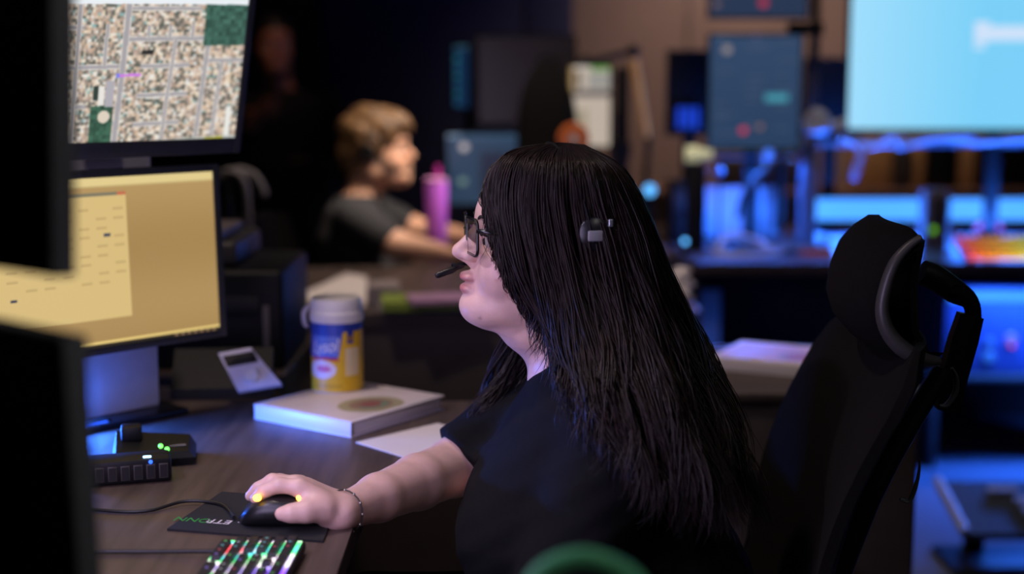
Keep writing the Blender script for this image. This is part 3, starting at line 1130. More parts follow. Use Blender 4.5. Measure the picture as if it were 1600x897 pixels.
# wireless charger dock with two green lights
d0 = plane(240, 722, DZ)
dock = thing('headset_dock', 'black angular dock with two green lights on the desk', 'headset dock', (d0.x, d0.y, DZ), 0.25)
MB().loft([[(-0.055, -0.035, 0), (0.055, -0.03, 0), (0.06, 0.04, 0), (-0.055, 0.045, 0)],
           [(-0.058, -0.037, 0.012), (0.060, -0.032, 0.012), (0.064, 0.042, 0.012), (-0.058, 0.047, 0.012)],
           [(-0.052, -0.030, 0.026), (0.050, -0.026, 0.020), (0.054, 0.036, 0.030), (-0.052, 0.042, 0.040)]]).build('body', BLACKP, dock, smooth=30)
MB().box((-0.03, 0.02, 0.042), (0.03, 0.03, 0.022), bev=0.004).build('cradle', BLACKP, dock)
GLED = glow('green_led', (0.15, 1.0, 0.12), 3.0)
for px, py in ((251, 697), (261, 702)):
    w = pix(px, py, d0.y - 0.028) - Vector((d0.x, d0.y, DZ))
    w = Matrix.Rotation(-0.25, 3, 'Z') @ w
    MB().ball(w, 0.0036, 10).build('green_light', GLED, dock)
MB().box((0.035, -0.005, 0.0245), (0.024, 0.008, 0.001)).build('badge', GREYP, dock)

# usb hub with sockets
h0 = plane(190, 757, DZ)
hub = thing('usb_hub', 'black port hub with a blue-white light beside the dock', 'usb hub', (h0.x, h0.y + 0.02, DZ), 0.30)
MB().box((0, 0, 0.018), (0.125, 0.05, 0.034), bev=0.005).build('case', BLACKP, hub)
SOCK = mat('port_frame', S(70, 66, 64), 0.5, metal=.3, noise=(50, .1))
for k in range(7):
    x = -0.052 + k * 0.0172
    s = MB().box((x, -0.0255, 0.017), (0.0125, 0.002, 0.021), bev=0.0006).build('port_frame', SOCK, hub)
    MB().box((x, -0.0268, 0.017), (0.0095, 0.001, 0.018)).build('port', CABLE, s, smooth=0)
MB().box((0.03, -0.016, 0.036), (0.011, 0.006, 0.002), bev=0.0008).build('status_light', glow('blue_white_led', (0.35, 0.65, 1.0), 5.0), hub)
MB().ball((0.034, -0.0268, 0.031), 0.003, 8).build('blue_light', glow('blue_led', (0.02, 0.1, 1.0), 3.0), hub)

# console controller with knob behind, tilted
k0 = plane(372, 622, DZ)
ctl = thing('desk_controller', 'black desk console with a tilted white knob panel under the amber monitor', 'controller', (k0.x, k0.y + 0.03, DZ), 0.1)
MB().loft([[(-0.12, -0.03, 0), (0.055, -0.03, 0), (0.055, 0.05, 0), (-0.12, 0.05, 0)],
           [(-0.12, -0.03, 0.018), (0.055, -0.03, 0.018), (0.055, 0.05, 0.075), (-0.12, 0.05, 0.075)]]).build('base', BLACKP, ctl, smooth=0)
A4 = [pix(372, 612, 2.37), pix(440, 600, 2.37), pix(392, 543, 2.42), pix(341, 552, 2.42)]
inv = (Matrix.Translation((k0.x, k0.y + 0.03, DZ)) @ Matrix.Rotation(0.1, 4, 'Z')).inverted()
L4 = [inv @ v for v in A4]
nn = (L4[1] - L4[0]).cross(L4[3] - L4[0]).normalized()
MB().loft([[tuple(v) for v in L4], [tuple(v - nn * 0.008) for v in L4]]).build('face_panel', mat('white_panel', S(205, 200, 210), .4, noise=(20, .05)), ctl, smooth=0)
cen = (L4[0] + L4[1]) * 0.36 + (L4[2] + L4[3]) * 0.14
R = nn.to_track_quat('Z', 'Y').to_matrix().to_4x4()
MB().lathe([(0.013, 0), (0.013, 0.007), (0.011, 0.010), (0.001, 0.010)], 20, Matrix.Translation(cen) @ R).build('knob', WHITEP, ctl)
c2 = (L4[0] + L4[1]) * 0.12 + (L4[2] + L4[3]) * 0.38
w0 = (L4[1] - L4[0]) * 0.36
h0v = (L4[3] - L4[0]) * 0.14
MB().loft([[tuple(c2 + a * w0 + b * h0v + nn * 0.0006) for a, b in ((-1, -1), (1, -1), (1, 1), (-1, 1))],
           [tuple(c2 + a * w0 + b * h0v + nn * 0.0016) for a, b in ((-1, -1), (1, -1), (1, 1), (-1, 1))]]).build('display', CABLE, ctl, smooth=0)

# blue light bar under the monitors
lb = thing('led_light_bar', 'slim blue light bar on the desk below the amber monitor', 'light bar', (-0.755, 2.135, DZ), FAR_RZ)
MB().box((0, 0, 0.008), (0.30, 0.022, 0.016), bev=0.003).build('housing', BLACKP, lb)
MB().box((0, -0.0125, 0.010), (0.28, 0.003, 0.008)).build('diffuser', glow('blue_diffuser', (0.02, 0.10, 1.0), 2.0), lb)
light('led_light_bar_lamp', 'AREA', (-0.725, 2.105, DZ + 0.04), 8.0, BLUE, (-0.40, 2.06, DZ - 0.20), 0.26, 0.02, spread=115)
light('led_light_bar_back_lamp', 'AREA', (-0.75, 2.22, DZ + 0.05), 0.22, BLUE, (-0.70, 2.40, DZ + 0.06), 0.2, 0.02)

# a bottle with a green loop handle in the foreground, on a small side table
st = thing('side_table', 'small black side table below the green handled bottle', 'side table', (0.055, 0.98, 0))
MB().lathe([(0.14, 0.60), (0.145, 0.606), (0.145, 0.616), (0.14, 0.62)], 36).build('top', BLACKP, st)
MB().lathe([(0.02, 0.015), (0.02, 0.60)], 16).build('post', DARKM, st)
MB().lathe([(0.13, 0.0), (0.13, 0.01), (0.03, 0.016)], 36).build('foot', DARKM, st)
gb = Vector((0.055, 0.98, 0.62))
gh = thing('water_bottle', 'dark bottle with a green loop handle blurred at the bottom edge', 'bottle', gb)
gp = [Vector(pix(px, py + 11, 0.98)) - gb for px, py in ((822, 985), (824, 932), (838, 896), (868, 872), (912, 862), (958, 874), (995, 900), (1012, 934), (1014, 985))]
MB().tube(gp, 0.0080, 10, 5).build('loop_handle', mat('green_silicone', S(112, 220, 155), 0.55, noise=(60, .1)), gh)
MB().lathe([(0.046, 0.0), (0.048, 0.004), (0.048, 0.245), (0.043, 0.255)], 32).build('body', BLACKP, gh)
MB().lathe([(0.0445, 0.256), (0.0445, 0.272), (0.042, 0.280), (0.001, 0.280)], 32).build('lid', BLACKP, gh)

# ------------------------------------------------------------------ the long-haired woman at the desk
SKIN = mat('skin', (0.6, 0.4, 0.35), 0.42, attr='Col', noise=(70, 0.05), bump=(350, 0.08), sss=0.15, spec=0.45)
SHIRT = mat('black_cotton', S(13, 13, 16), 0.9, spec=0.15, noise=(150, 0.2), bump=(700, 0.25))
PANTS = mat('dark_trousers', S(24, 24, 28), 0.9, noise=(150, 0.2))
woman = thing('person', 'woman with long dark hair in a black t-shirt working a mouse', 'person', (0.20, 1.83, 0.47))
YAW = math.radians(9)
HF = Vector((-math.cos(YAW), -math.sin(YAW), 0))
HL = Vector((math.sin(YAW), -math.cos(YAW), 0))
HC = pix(850, 375, 1.90)
UPZ = Vector((0, 0, 1))

B = Field((-0.36, 1.28, 0.50), (0.36, 2.24, 1.24), 0.0026)
WH = add_head(B, HC, HF, HL)
B.cap(WH(-0.035, 0, -0.06), (0.085, 1.895, 0.90), 0.056, 0.064, 0.03)
B.ell(WH(0.02, 0, -0.125), [0.035, 0.045, 0.028], (HF, HL, UPZ), 0.03)
TORSO = [(0.40, 0.22, 1.84, 0.15, 0.19), (0.55, 0.19, 1.84, 0.165, 0.185), (0.66, 0.135, 1.85, 0.18, 0.175), (0.71, 0.108, 1.86, 0.178, 0.172),
         (0.77, 0.108, 1.87, 0.155, 0.172), (0.83, 0.115, 1.88, 0.125, 0.17), (0.88, 0.115, 1.885, 0.095, 0.155), (0.915, 0.105, 1.89, 0.07, 0.105), (0.935, 0.095, 1.89, 0.058, 0.07)]
B.torso([r for r in TORSO if r[0] >= 0.66], 0.02, -0.008)
RSH, REL, RWR = Vector((0.105, 2.075, 0.865)), Vector((-0.085, 1.985, 0.744)), Vector(pix(536, 800, 1.735))
LSH, LEL, LWR = Vector((0.135, 1.735, 0.845)), Vector((0.04, 1.635, 0.625)), Vector((-0.17, 1.30, 0.800))
B.cap(RSH, REL, 0.054, 0.042, 0.012)
mid = REL.lerp(RWR, 0.35)
B.chain([REL, mid, RWR.lerp(mid, 0.45), RWR], [0.040, 0.0375, 0.031, 0.0225], 0.010)
B.cap(LSH, LEL, 0.056, 0.045, 0.02)
mid = LEL.lerp(LWR, 0.35)
B.chain([LEL, mid, LWR], [0.045, 0.042, 0.024], 0.015)
# the right hand drapes over the mouse, thumb on the camera side
f = Vector((-0.96, 0.0, 0.20)).normalized()
n = Vector((0.20, 0.10, 0.96)).normalized()
sd = Vector((0.0, -1.0, 0.08)).normalized()


def right_hand():
    def P(px, py, Y):
        return Vector(pix(px, py, Y))
    w = RWR
    kn = [P(468, 762, 1.722), P(463, 757, 1.745), P(468, 757, 1.768), P(478, 760, 1.788)]
    for k, off in zip(kn, (-0.014, -0.004, 0.006, 0.014)):
        B.cap(w + Vector((0, off * 0.8, 0.001)), k, 0.0180, 0.0125, 0.008)
    B.cap(w + Vector((-0.015, -0.008, -0.003)), P(492, 791, 1.712), 0.017, 0.016, 0.010)
    fing = [[P(437, 758, 1.722), P(412, 768, 1.722), P(399, 779, 1.722)],
            [P(426, 752, 1.745), P(404, 764, 1.745), P(391, 775, 1.745)],
            [P(436, 752, 1.768), P(412, 765, 1.768), P(400, 775, 1.768)],
            [P(452, 758, 1.790), P(432, 768, 1.790), P(420, 776, 1.790)]]
    for k, fp in zip(kn, fing):
        r = [0.0108, 0.0098, 0.0088, 0.0072] if k is not kn[3] else [0.0098, 0.0088, 0.0078, 0.0064]
        B.chain([k] + fp, r, 0.004)
    B.chain([P(505, 795, 1.712), P(478, 800, 1.698), P(456, 802, 1.694), P(440, 803, 1.694)], [0.017, 0.0128, 0.0108, 0.0088], 0.008)


right_hand()
add_hand(B, LWR, Vector((-0.92, -0.15, -0.12)), Vector((-0.1, 0.1, 0.98)), Vector((0.15, 0.95, -0.1)), 1.0, (0.25, 0.35, 0.3))


def skin_cols(V):
    d = V - np.array(HC)
    u = d @ np.array(HF)
    v = d @ np.array(HL)
    w = d[:, 2]
    base = np.tile(np.array(S(216, 178, 166)), (len(V), 1))
    lip = np.exp(-(((w + 0.0475) / 0.0060) ** 4 + (v / 0.021) ** 4)) + np.exp(-(((w + 0.0625) / 0.0064) ** 4 + (v / 0.0185) ** 4))
    lip = np.clip(lip, 0, 1) * (u > 0.094)
    base = base * (1 - lip[:, None]) + np.array(S(176, 104, 108)) * lip[:, None]
    cheek = np.exp(-(((u - 0.055) / 0.025) ** 2 + ((w + 0.035) / 0.022) ** 2)) * 0.35
    base = base * (1 - cheek[:, None]) + np.array(S(205, 140, 140)) * cheek[:, None]
    rs = np.random.RandomState(3)
    for k in range(16):
        cu, cw = rs.uniform(0.035, 0.075), rs.uniform(-0.075, -0.03)
        sp = np.exp(-(((u - cu) / 0.0022) ** 2 + ((w - cw) / 0.0022) ** 2)) * (v > 0.02) * 0.45
        base = base * (1 - sp[:, None]) + np.array(S(176, 96, 96)) * sp[:, None]
    mole = np.exp(-(((u - 0.092) / 0.0022) ** 2 + ((w + 0.098) / 0.0022) ** 2)) * (v > 0.005) * 0.6
    base = base * (1 - mole[:, None]) + np.array(S(110, 66, 60)) * mole[:, None]
    return base


field_obj('body', B, SKIN, woman, 2, skin_cols)
del B

# t-shirt
T = Field((-0.16, 1.56, 0.36), (0.42, 2.20, 0.99), 0.004)
T.torso(TORSO, 0.02, 0.004)
for (y, x) in ((1.775, 0.0), (1.94, 0.005)):
    T.ell((x + 0.012, y, 0.705), [0.075, 0.08, 0.08], None, 0.05)
T.cap(RSH, RSH.lerp(REL, 0.95), 0.064, 0.056, 0.025)
T.cap(LSH, LSH.lerp(LEL, 0.86), 0.068, 0.063, 0.025)
T.cap((0.098, 1.89, 0.93), (0.10, 2.03, 0.885), 0.035, 0.05, 0.03)
T.cap((0.098, 1.89, 0.93), (0.125, 1.765, 0.872), 0.035, 0.05, 0.03)
ax, lo, hi = (REL - RSH).normalized(), (-0.16, 1.90, 0.66), (0.05, 2.14, 0.90)
T.cut(RSH.lerp(REL, 0.93), ax, lo, (0.03, 2.14, 0.9))
# neckline: open round the throat
T.ell((0.055, 1.895, 0.945), [0.070, 0.070, 0.045], None, 0.012, sub=True)
# folds
def folds(x, y, z):
    return 0.0022 * np.sin((x * 0.8 + z * 0.6 + y * 0.4) * 70) * np.sin((y * 0.7 - z * 0.5 + x * .3) * 38) + 0.0008 * np.sin((z - 0.6 * x) * 150 + y * 40)
s_, P_ = T._win(T.lo, (0.42, 2.2, 0.99))
T.a[s_] += folds(*P_)
field_obj('tshirt', T, SHIRT, woman, 1)
del T

# trousers
T = Field((-0.40, 1.56, 0.02), (0.46, 2.12, 0.60), 0.007)
T.torso([(0.47, 0.22, 1.84, 0.155, 0.19), (0.56, 0.20, 1.84, 0.165, 0.185)], 0.03, -0.006)
for y in (1.74, 1.94):
    T.cap((0.20, y, 0.535), (-0.20, y - 0.02, 0.545), 0.075, 0.062, 0.03)
    T.chain([(-0.20, y - 0.02, 0.545), (-0.22, y - 0.02, 0.30), (-0.20, y - 0.02, 0.10)], [0.062, 0.05, 0.042], 0.02)
field_obj('trousers', T, PANTS, woman, 1)
SHOE = mat('black_shoe', S(20, 20, 20), .5, noise=(40, .1))
for y in (1.72, 1.92):
    m = MB()
    rings = []
    for i in range(9):
        t = i / 8
        x = -0.15 - 0.25 * t + 0.02
        hw = 0.034 + 0.012 * math.sin(math.pi * t) - 0.018 * max(0, t - 0.85) / 0.15
        hh = 0.085 - 0.045 * t
        rings.append([(x, y + hw * math.cos(a), max(0.003, hh / 2 + hh / 2 * math.sin(a))) for a in [2 * math.pi * k / 12 for k in range(12)]])
    m.loft(rings).build('shoe', SHOE, woman, 60, world=True)

# eyes, brows
EYE = mat('eye_white', S(205, 195, 195), .15, noise=(40, .03))
IRIS = mat('iris_brown', S(40, 24, 18), .1, noise=(200, .2))
BROW = mat('brow_hair', S(30, 22, 20), .8, noise=(200, .2))
for g in (-1, 1):
    e = MB().ball(WH(0.0735, 0.033 * g, 0.004), 0.0125, 16).build('eye', EYE, woman, 180, world=True)
    MB().ball(WH(0.0855, 0.032 * g, 0.003), 0.005, 12, (0.5, 1, 1)).build('iris', IRIS, e, 180, world=False).matrix_local = PM[woman.name].inverted()
    MB().tube([WH(0.089, 0.014 * g, 0.030), WH(0.088, 0.030 * g, 0.036), WH(0.074, 0.050 * g, 0.030)], [0.003, 0.0034, 0.0012], 6, 5, flat=0.6).build('eyebrow', BROW, woman, 180, world=True)
    MB().tube([WH(0.088, 0.022 * g, 0.010), WH(0.0895, 0.033 * g, 0.014), WH(0.080, 0.046 * g, 0.009)], [0.0012, 0.0022, 0.001], 6, 4).build('eyelashes', BROW, woman, 180, world=True)

# hair
HAIR = mat('dark_hair', S(36, 25, 23), 0.42, noise=(60, 0.45), spec=0.32)
GUIDES = [
    # far side, in front of the shoulder, then round the back to the near side
    [(858, 227, 1.905), (802, 242, 1.945), (774, 275, 1.965), (780, 380, 1.985), (805, 480, 2.0), (778, 580, 2.01), (757, 640, 1.99), (752, 690, 1.965)],
    [(862, 226, 1.91), (815, 240, 1.955), (785, 290, 1.98), (800, 390, 1.995), (822, 490, 2.01), (800, 580, 2.02), (783, 650, 1.99), (765, 700, 1.955)],
    [(870, 225, 1.91), (850, 246, 1.975), (840, 320, 1.992), (850, 420, 2.0), (860, 500, 2.02), (850, 570, 2.03), (830, 640, 2.03), (805, 700, 1.99)],
    [(890, 225, 1.915), (925, 256, 1.98), (945, 336, 1.998), (960, 430, 2.01), (990, 530, 2.03), (1020, 620, 2.03), (1060, 710, 2.02), (1090, 790, 2.0)],
    [(905, 226, 1.915), (960, 262, 1.96), (998, 336, 1.975), (1025, 430, 1.985), (1070, 530, 1.99), (1105, 630, 1.98), (1140, 720, 1.97), (1165, 800, 1.96)],
    [(912, 227, 1.91), (972, 264, 1.915), (1012, 336, 1.92), (1042, 425, 1.92), (1086, 525, 1.91), (1130, 640, 1.88), (1172, 740, 1.85), (1200, 830, 1.84)],
    [(908, 227, 1.905), (968, 264, 1.87), (1007, 336, 1.855), (1038, 425, 1.85), (1082, 525, 1.84), (1126, 640, 1.80), (1164, 740, 1.76), (1188, 840, 1.75)],
    [(898, 226, 1.90), (950, 260, 1.83), (983, 336, 1.812), (1012, 430, 1.80), (1054, 530, 1.79), (1098, 645, 1.745), (1136, 750, 1.70), (1158, 850, 1.69)],
    [(890, 225, 1.90), (922, 258, 1.81), (943, 336, 1.796), (968, 435, 1.785), (1005, 535, 1.75), (1050, 650, 1.69), (1088, 755, 1.66), (1110, 850, 1.65)],
    [(882, 224, 1.90), (888, 256, 1.80), (893, 336, 1.788), (915, 440, 1.78), (955, 540, 1.74), (995, 650, 1.67), (1032, 755, 1.645), (1055, 840, 1.64)],
    [(876, 224, 1.90), (850, 252, 1.805), (845, 332, 1.792), (868, 440, 1.785), (898, 530, 1.765), (930, 630, 1.69), (956, 715, 1.65), (980, 790, 1.645)],
    [(870, 224, 1.90), (815, 248, 1.815), (800, 326, 1.80), (822, 420, 1.795), (858, 500, 1.795), (880, 565, 1.78), (892, 625, 1.73), (905, 685, 1.70)],
    [(864, 225, 1.90), (795, 245, 1.83), (775, 306, 1.815), (790, 385, 1.810), (820, 450, 1.810), (848, 505, 1.815), (852, 550, 1.825), (842, 590, 1.83)],
    [(862, 226, 1.90), (788, 243, 1.845), (765, 288, 1.832), (771, 350, 1.823), (782, 410, 1.82), (797, 450, 1.823), (812, 470, 1.83), (824, 488, 1.835)],
    # fringe swept over the brow
    [(862, 226, 1.90), (800, 240, 1.87), (768, 268, 1.855), (760, 304, 1.842), (766, 345, 1.832), (774, 385, 1.828), (780, 410, 1.828), (786, 430, 1.828)],
    [(860, 226, 1.902), (804, 239, 1.90), (772, 260, 1.885), (760, 284, 1.866), (757, 306, 1.852), (760, 330, 1.842), (765, 345, 1.840), (769, 355, 1.838)],
    [(859, 226, 1.904), (806, 240, 1.925), (774, 264, 1.935), (766, 290, 1.945), (764, 320, 1.955), (770, 350, 1.965), (772, 380, 1.97), (778, 400, 1.975)],
]
GP = np.array([[list(pix(*p)) for p in g] for g in GUIDES])       # guides x points x 3
NG, NPNT = GP.shape[0], GP.shape[1]


def catmull(Q, ts):
    m = len(Q)
    out = []
    for t in ts:
        x = t * (m - 1)
        i = min(int(x), m - 2)
        k = x - i
        p0, p1, p2, p3 = Q[max(i - 1, 0)], Q[i], Q[i + 1], Q[min(i + 2, m - 1)]
        out.append(0.5 * (2 * p1 + (p2 - p0) * k + (2 * p0 - 5 * p1 + 4 * p2 - p3) * k * k + (3 * p1 - p0 - 3 * p2 + p3) * k ** 3))
    return np.array(out)


hm = MB()
NS = 26
hv, hf = [], []
cen = np.array(HC)
rs = np.random.RandomState(5)


def strand(Q, r0, tmax, amp, n=3, tmin=0.0, wave=None):
    ts = np.linspace(tmin, tmax, NS)
    P = catmull(Q, ts)
    ph, fr = rs.uniform(0, 6.28, 3), rs.uniform(6, 13, 3)
    wob = np.stack([np.sin(ts * fr[k] + ph[k]) for k in range(3)], 1) * amp * (0.1 + ts[:, None])
    P = P + wob
    if wave:
        wv = wave[2] * np.clip(ts - 0.25, 0, 1)[:, None] * 1.6
        P = P + wv * np.stack([np.sin(ts * wave[1] * 1.7 + wave[0]), 0.7 * np.cos(ts * wave[1] * 1.7 + wave[0]), 0 * ts], 1)
    tg = np.gradient(P, axis=0)
    tg /= np.linalg.norm(tg, axis=1)[:, None] + 1e-9
    out = P - (cen + np.array([0.05, 0, 0]))
    a = np.cross(tg, out)
    a /= np.linalg.norm(a, axis=1)[:, None] + 1e-9
    b = np.cross(tg, a)
    rad = r0 * np.clip(np.minimum(0.35 + ts * 5, (tmax - ts) * 4 + 0.06), 0.05, 1.0)
    base = len(hv)
    for i in range(NS):
        for k in range(n):
            th = 2 * math.pi * k / n
            hv.append(P[i] + a[i] * math.cos(th) * rad[i] + b[i] * math.sin(th) * rad[i] * 0.6)
    for i in range(NS - 1):
        for k in range(n):
            k2 = (k + 1) % n
            hf.append((base + i * n + k, base + i * n + k2, base + (i + 1) * n + k2, base + (i + 1) * n + k))


def guide_at(s):
    i = min(int(s), NG - 2)
    k = s - i
    return GP[i] * (1 - k) + GP[i + 1] * k


for lock in range(270):
    sc = rs.uniform(0, NG - 1.001)
    dep = rs.uniform(0, 1) ** 1.5
    lph, lfr, lam = rs.uniform(0, 6.28), rs.uniform(7, 11), rs.uniform(0.009, 0.024)
    lift = rs.uniform(0.0, 0.006)
    for j in range(15):
        s = np.clip(sc + rs.normal(0, 0.12), 0, NG - 1.001)
        Q = guide_at(s).copy()
        # inner layers lie closer to the head's axis
        axis = np.array([cen[0] + 0.03, cen[1], 0])
        d = axis - Q
        d[:, 2] = 0
        ln = np.linalg.norm(d, axis=1)[:, None] + 1e-6
        ins = 0.012 * dep + rs.uniform(0, 0.004) - lift
        ramp = np.linspace(0.3, 2.2, NPNT)[:, None]
        if s < 12.2 and s > 2.5:
            Q += d / ln * ins * ramp
        else:
            Q[:, 1] += (0.005 if s > 6 else -0.004) * dep
        Q += rs.normal(0, 0.0016, Q.shape) * np.linspace(0.3, 1.6, NPNT)[:, None]
        long_ = 1.0 if s < 11 else 0.35
        strand(Q, rs.uniform(0.0006, 0.0016), rs.uniform(0.84, 1.0), 0.0016, wave=(lph + rs.normal(0, .25), lfr, lam * long_))
for j in range(140):            # stray hairs
    Q = guide_at(rs.uniform(0, NG - 1.001)).copy()
    Q += rs.normal(0, 0.005, Q.shape) * np.linspace(0.2, 1.6, NPNT)[:, None]
    strand(Q, 0.0005, rs.uniform(0.8, 1.0), 0.006)
hair = mesh_obj('hair', hv, hf, HAIR, woman, 180, world=True, recalc=False)
# the inner mass of the hair, from crown to back
H = Field((-0.10, 1.66, 0.66), (0.36, 2.10, 1.26), 0.005)
axh = (HF, HL, UPZ)
H.ell(WH(-0.022, 0, 0.028), [0.098, 0.079, 0.093], axh, 0.01)
H.ell(WH(0.030, 0, 0.078), [0.045, 0.05, 0.030], axh, 0.03)
core = [(900, 340, 1.90, .068), (925, 430, 1.90, .070), (970, 530, 1.88, .072), (1015, 620, 1.85, .066), (1055, 710, 1.82, .055), (1090, 780, 1.80, .03)]
H.chain([Vector(pix(*c[:3])) for c in core], [c[3] for c in core], 0.04)
H.chain([Vector(pix(850, 300, 1.835)), Vector(pix(860, 400, 1.825)), Vector(pix(885, 490, 1.82)), Vector(pix(910, 560, 1.81))], [0.022, 0.022, 0.022, 0.02], 0.03)
H.ell(WH(0.115, 0, -0.03), [0.075, 0.12, 0.105], axh, 0.012, sub=True)
field_obj('hair_mass', H, HAIR, woman, 1)
del H

# glasses
FRM = mat('glasses_frame', S(16, 16, 18), 0.25, noise=(60, .1), coat=.3)
gl = thing('eyeglasses', 'black rectangular eyeglasses on the long-haired woman', 'glasses', HC)


def rrect(w, h, r, n=6):
    pts = []
    for (cx, cy, a0) in ((w - r, h - r, 0), (-w + r, h - r, 90), (-w + r, -h + r, 180), (w - r, -h + r, 270)):
        for k in range(n):
            a = math.radians(a0 + 90 * k / (n - 1))
            pts.append((cx + r * math.cos(a), cy + r * math.sin(a)))
    return pts


LENS = mat('lens_glass', (1, 1, 1), 0.02, spec=0.9, trans=1.0, coat=1.0)
LENS.node_tree.nodes['Principled BSDF'].inputs['IOR'].default_value = 1.5
for g in (-1, 1):
    R = rrect(0.0275, 0.0235, 0.009)

    def lp(a, b, du=0.0):
        v = g * (0.034 + a)
        return WH(0.1045 - (abs(v) / 0.06) ** 2 * 0.006 + du, v, 0.010 + b)
    path = [lp(a, b) for a, b in R]
    m = MB()
    path.append(path[0])
    m.tube(path, 0.0022, 8)
    m.build('rim', FRM, gl, 60, world=True)
    rr = [lp(a * .96, b * .96, 0.0007) for a, b in R]
    r2 = [lp(a * .96, b * .96, -0.0007) for a, b in R]
    MB().loft([rr, r2]).build('lens', LENS, gl, 0, world=True)
    m = MB()
    m.tube([lp(0.0275, 0.010), WH(0.092, g * 0.068, 0.020), WH(0.08, g * 0.0735, 0.018), WH(0.03, g * 0.078, 0.006), WH(-0.01, g * 0.081, 0.004), WH(-0.028, g * 0.081, -0.012)], [0.003, 0.0032, 0.0028, 0.0022, 0.002, 0.002], 8, 3)
    m.build('temple_arm', FRM, gl, 60, world=True)
MB().tube([WH(0.1045, -0.0065, 0.016), WH(0.107, 0, 0.018), WH(0.1045, 0.0065, 0.016)], 0.002, 8, 4).build('bridge', FRM, gl, 60, world=True)

# headset
hs = thing('headset', 'black single-boom headset worn over the long dark hair', 'headset', HC)
HSM = mat('headset_plastic', S(22, 22, 24), 0.35, noise=(60, .1))
band = []
for k in range(17):
    a = math.pi * k / 16
    band.append(WH(-0.042 + 0.032 * math.sin(a), 0.116 * math.copysign(abs(math.cos(a)) ** 0.8, math.cos(a)), 0.010 + 0.116 * math.sin(a) ** 0.8))
MB().tube(band, 0.0062, 10, 3, flat=0.45).build('headband', HSM, hs, 60, world=True)
for g in (-1, 1):
    Mq = Matrix.Translation(WH(-0.045, 0.1085 * g, 0.020)) @ HL.to_track_quat('Z', 'Y').to_matrix().to_4x4()
    MB().lathe([(0.001, -0.012), (0.020, -0.012), (0.024, -0.006), (0.024, 0.006), (0.020, 0.012), (0.001, 0.012)], 24, Mq).build('ear_cup', HSM, hs, 60, world=True)
    if g == 1:
        p = WH(-0.044, 0.122, 0.018)
        MB().box((0, 0, 0), (0.020, 0.004, 0.014), bev=0.002, M=Matrix.Translation(p) @ Matrix.Rotation(YAW, 4, 'Z')).build('badge', mat('headset_grey', S(130, 130, 132), .5, noise=(40, .05)), hs, 60, world=True)
        p = WH(-0.064, 0.120, 0.034)
        MB().box((0, 0, 0), (0.006, 0.004, 0.010), bev=0.001, M=Matrix.Translation(p) @ Matrix.Rotation(YAW, 4, 'Z')).build('clip', mat('headset_silver', S(190, 195, 200), .25, metal=.8, noise=(40, .05)), hs, 60, world=True)
boom = [WH(-0.02, -0.10, -0.012), WH(0.03, -0.098, -0.03), WH(0.085, -0.075, -0.038), WH(0.118, -0.045, -0.038), Vector(pix(724, 415, 1.93)), Vector(pix(700, 424, 1.92))]
MB().tube(boom, 0.0028, 8, 4).build('microphone_boom', HSM, hs, 60, world=True)
MB().tube([Vector(pix(712, 420, 1.921)), Vector(pix(706, 422, 1.92)), Vector(pix(684, 430, 1.915)), Vector(pix(681, 431, 1.914))], [0.003, 0.0044, 0.0044, 0.0034], 10).build('microphone', HSM, hs, 60, world=True)

# bracelet
br = thing('bracelet', 'thin beaded bracelet on the wrist of the mouse hand', 'bracelet', RWR)
bd = (RWR - REL).normalized()
bc = RWR + bd * -0.004
a_ = bd.cross(UPZ).normalized()
b_ = bd.cross(a_)
ring = [bc + a_ * 0.0268 * math.cos(t) + b_ * 0.0275 * math.sin(t) for t in [2 * math.pi * k / 24 for k in range(25)]]
MB().tube(ring, 0.0011, 6).build('cord', mat('bracelet_cord', S(40, 34, 32), .5, noise=(50, .1)), br, 180, world=True)
BEAD = mat('silver_bead', S(190, 185, 175), 0.25, metal=0.8, noise=(40, .05))
bsrc = None
for k in range(0, 24, 2):
    if bsrc is None:
        bsrc = MB().ball((0, 0, 0), 0.0019, 8).build('bead', BEAD, br, 180)
        bsrc.location = ring[k] - RWR
    else:
        share(bsrc, 'bead', br, Matrix.Translation(ring[k] - RWR))

# ------------------------------------------------------------------ the woman's chair
CF = Vector((-1.0, 0.03, 0)).normalized()
CL = Vector((0.03, 1.0, 0)).normalized()       # towards the far side
chair = thing('office_chair', 'black high-back office chair with curved headrest behind the long-haired woman', 'chair', (0.12, 1.84, 0))
top, bot = Vector((0.545, 1.925, 0.962)), Vector((0.425, 1.925, 0.62))
dn = (bot - top)
low = bot + dn * ((0.47 - bot.z) / dn.z)


def back_ring(c, half, th, wrap):
    front, rear = [], []
    for k in range(13):
        t = -1 + 2 * k / 12
        l = half * math.copysign(abs(t) ** 0.9, t)
        fw = wrap * t * t
        edge = th * (1 - 0.55 * abs(t) ** 4)
        front.append(c + CL * l + CF * (fw + edge / 2))
        rear.append(c + CL * l + CF * (fw - edge / 2))
    return front + rear[::-1]


rings = []
for i in range(15):
    t = i / 14
    c = top.lerp(low, t) + CF * (0.03 * math.sin(math.pi * min(1, t * 1.25)) - 0.0)
    half = 0.25 * (1 - 0.25 * max(0.0, 1 - t * 7) ** 2)
    th = 0.034 if 0 < i < 14 else 0.015
    rings.append(back_ring(c, half, th, 0.035))
MB().loft(rings).build('backrest', FABRIC, chair, 60, world=True)
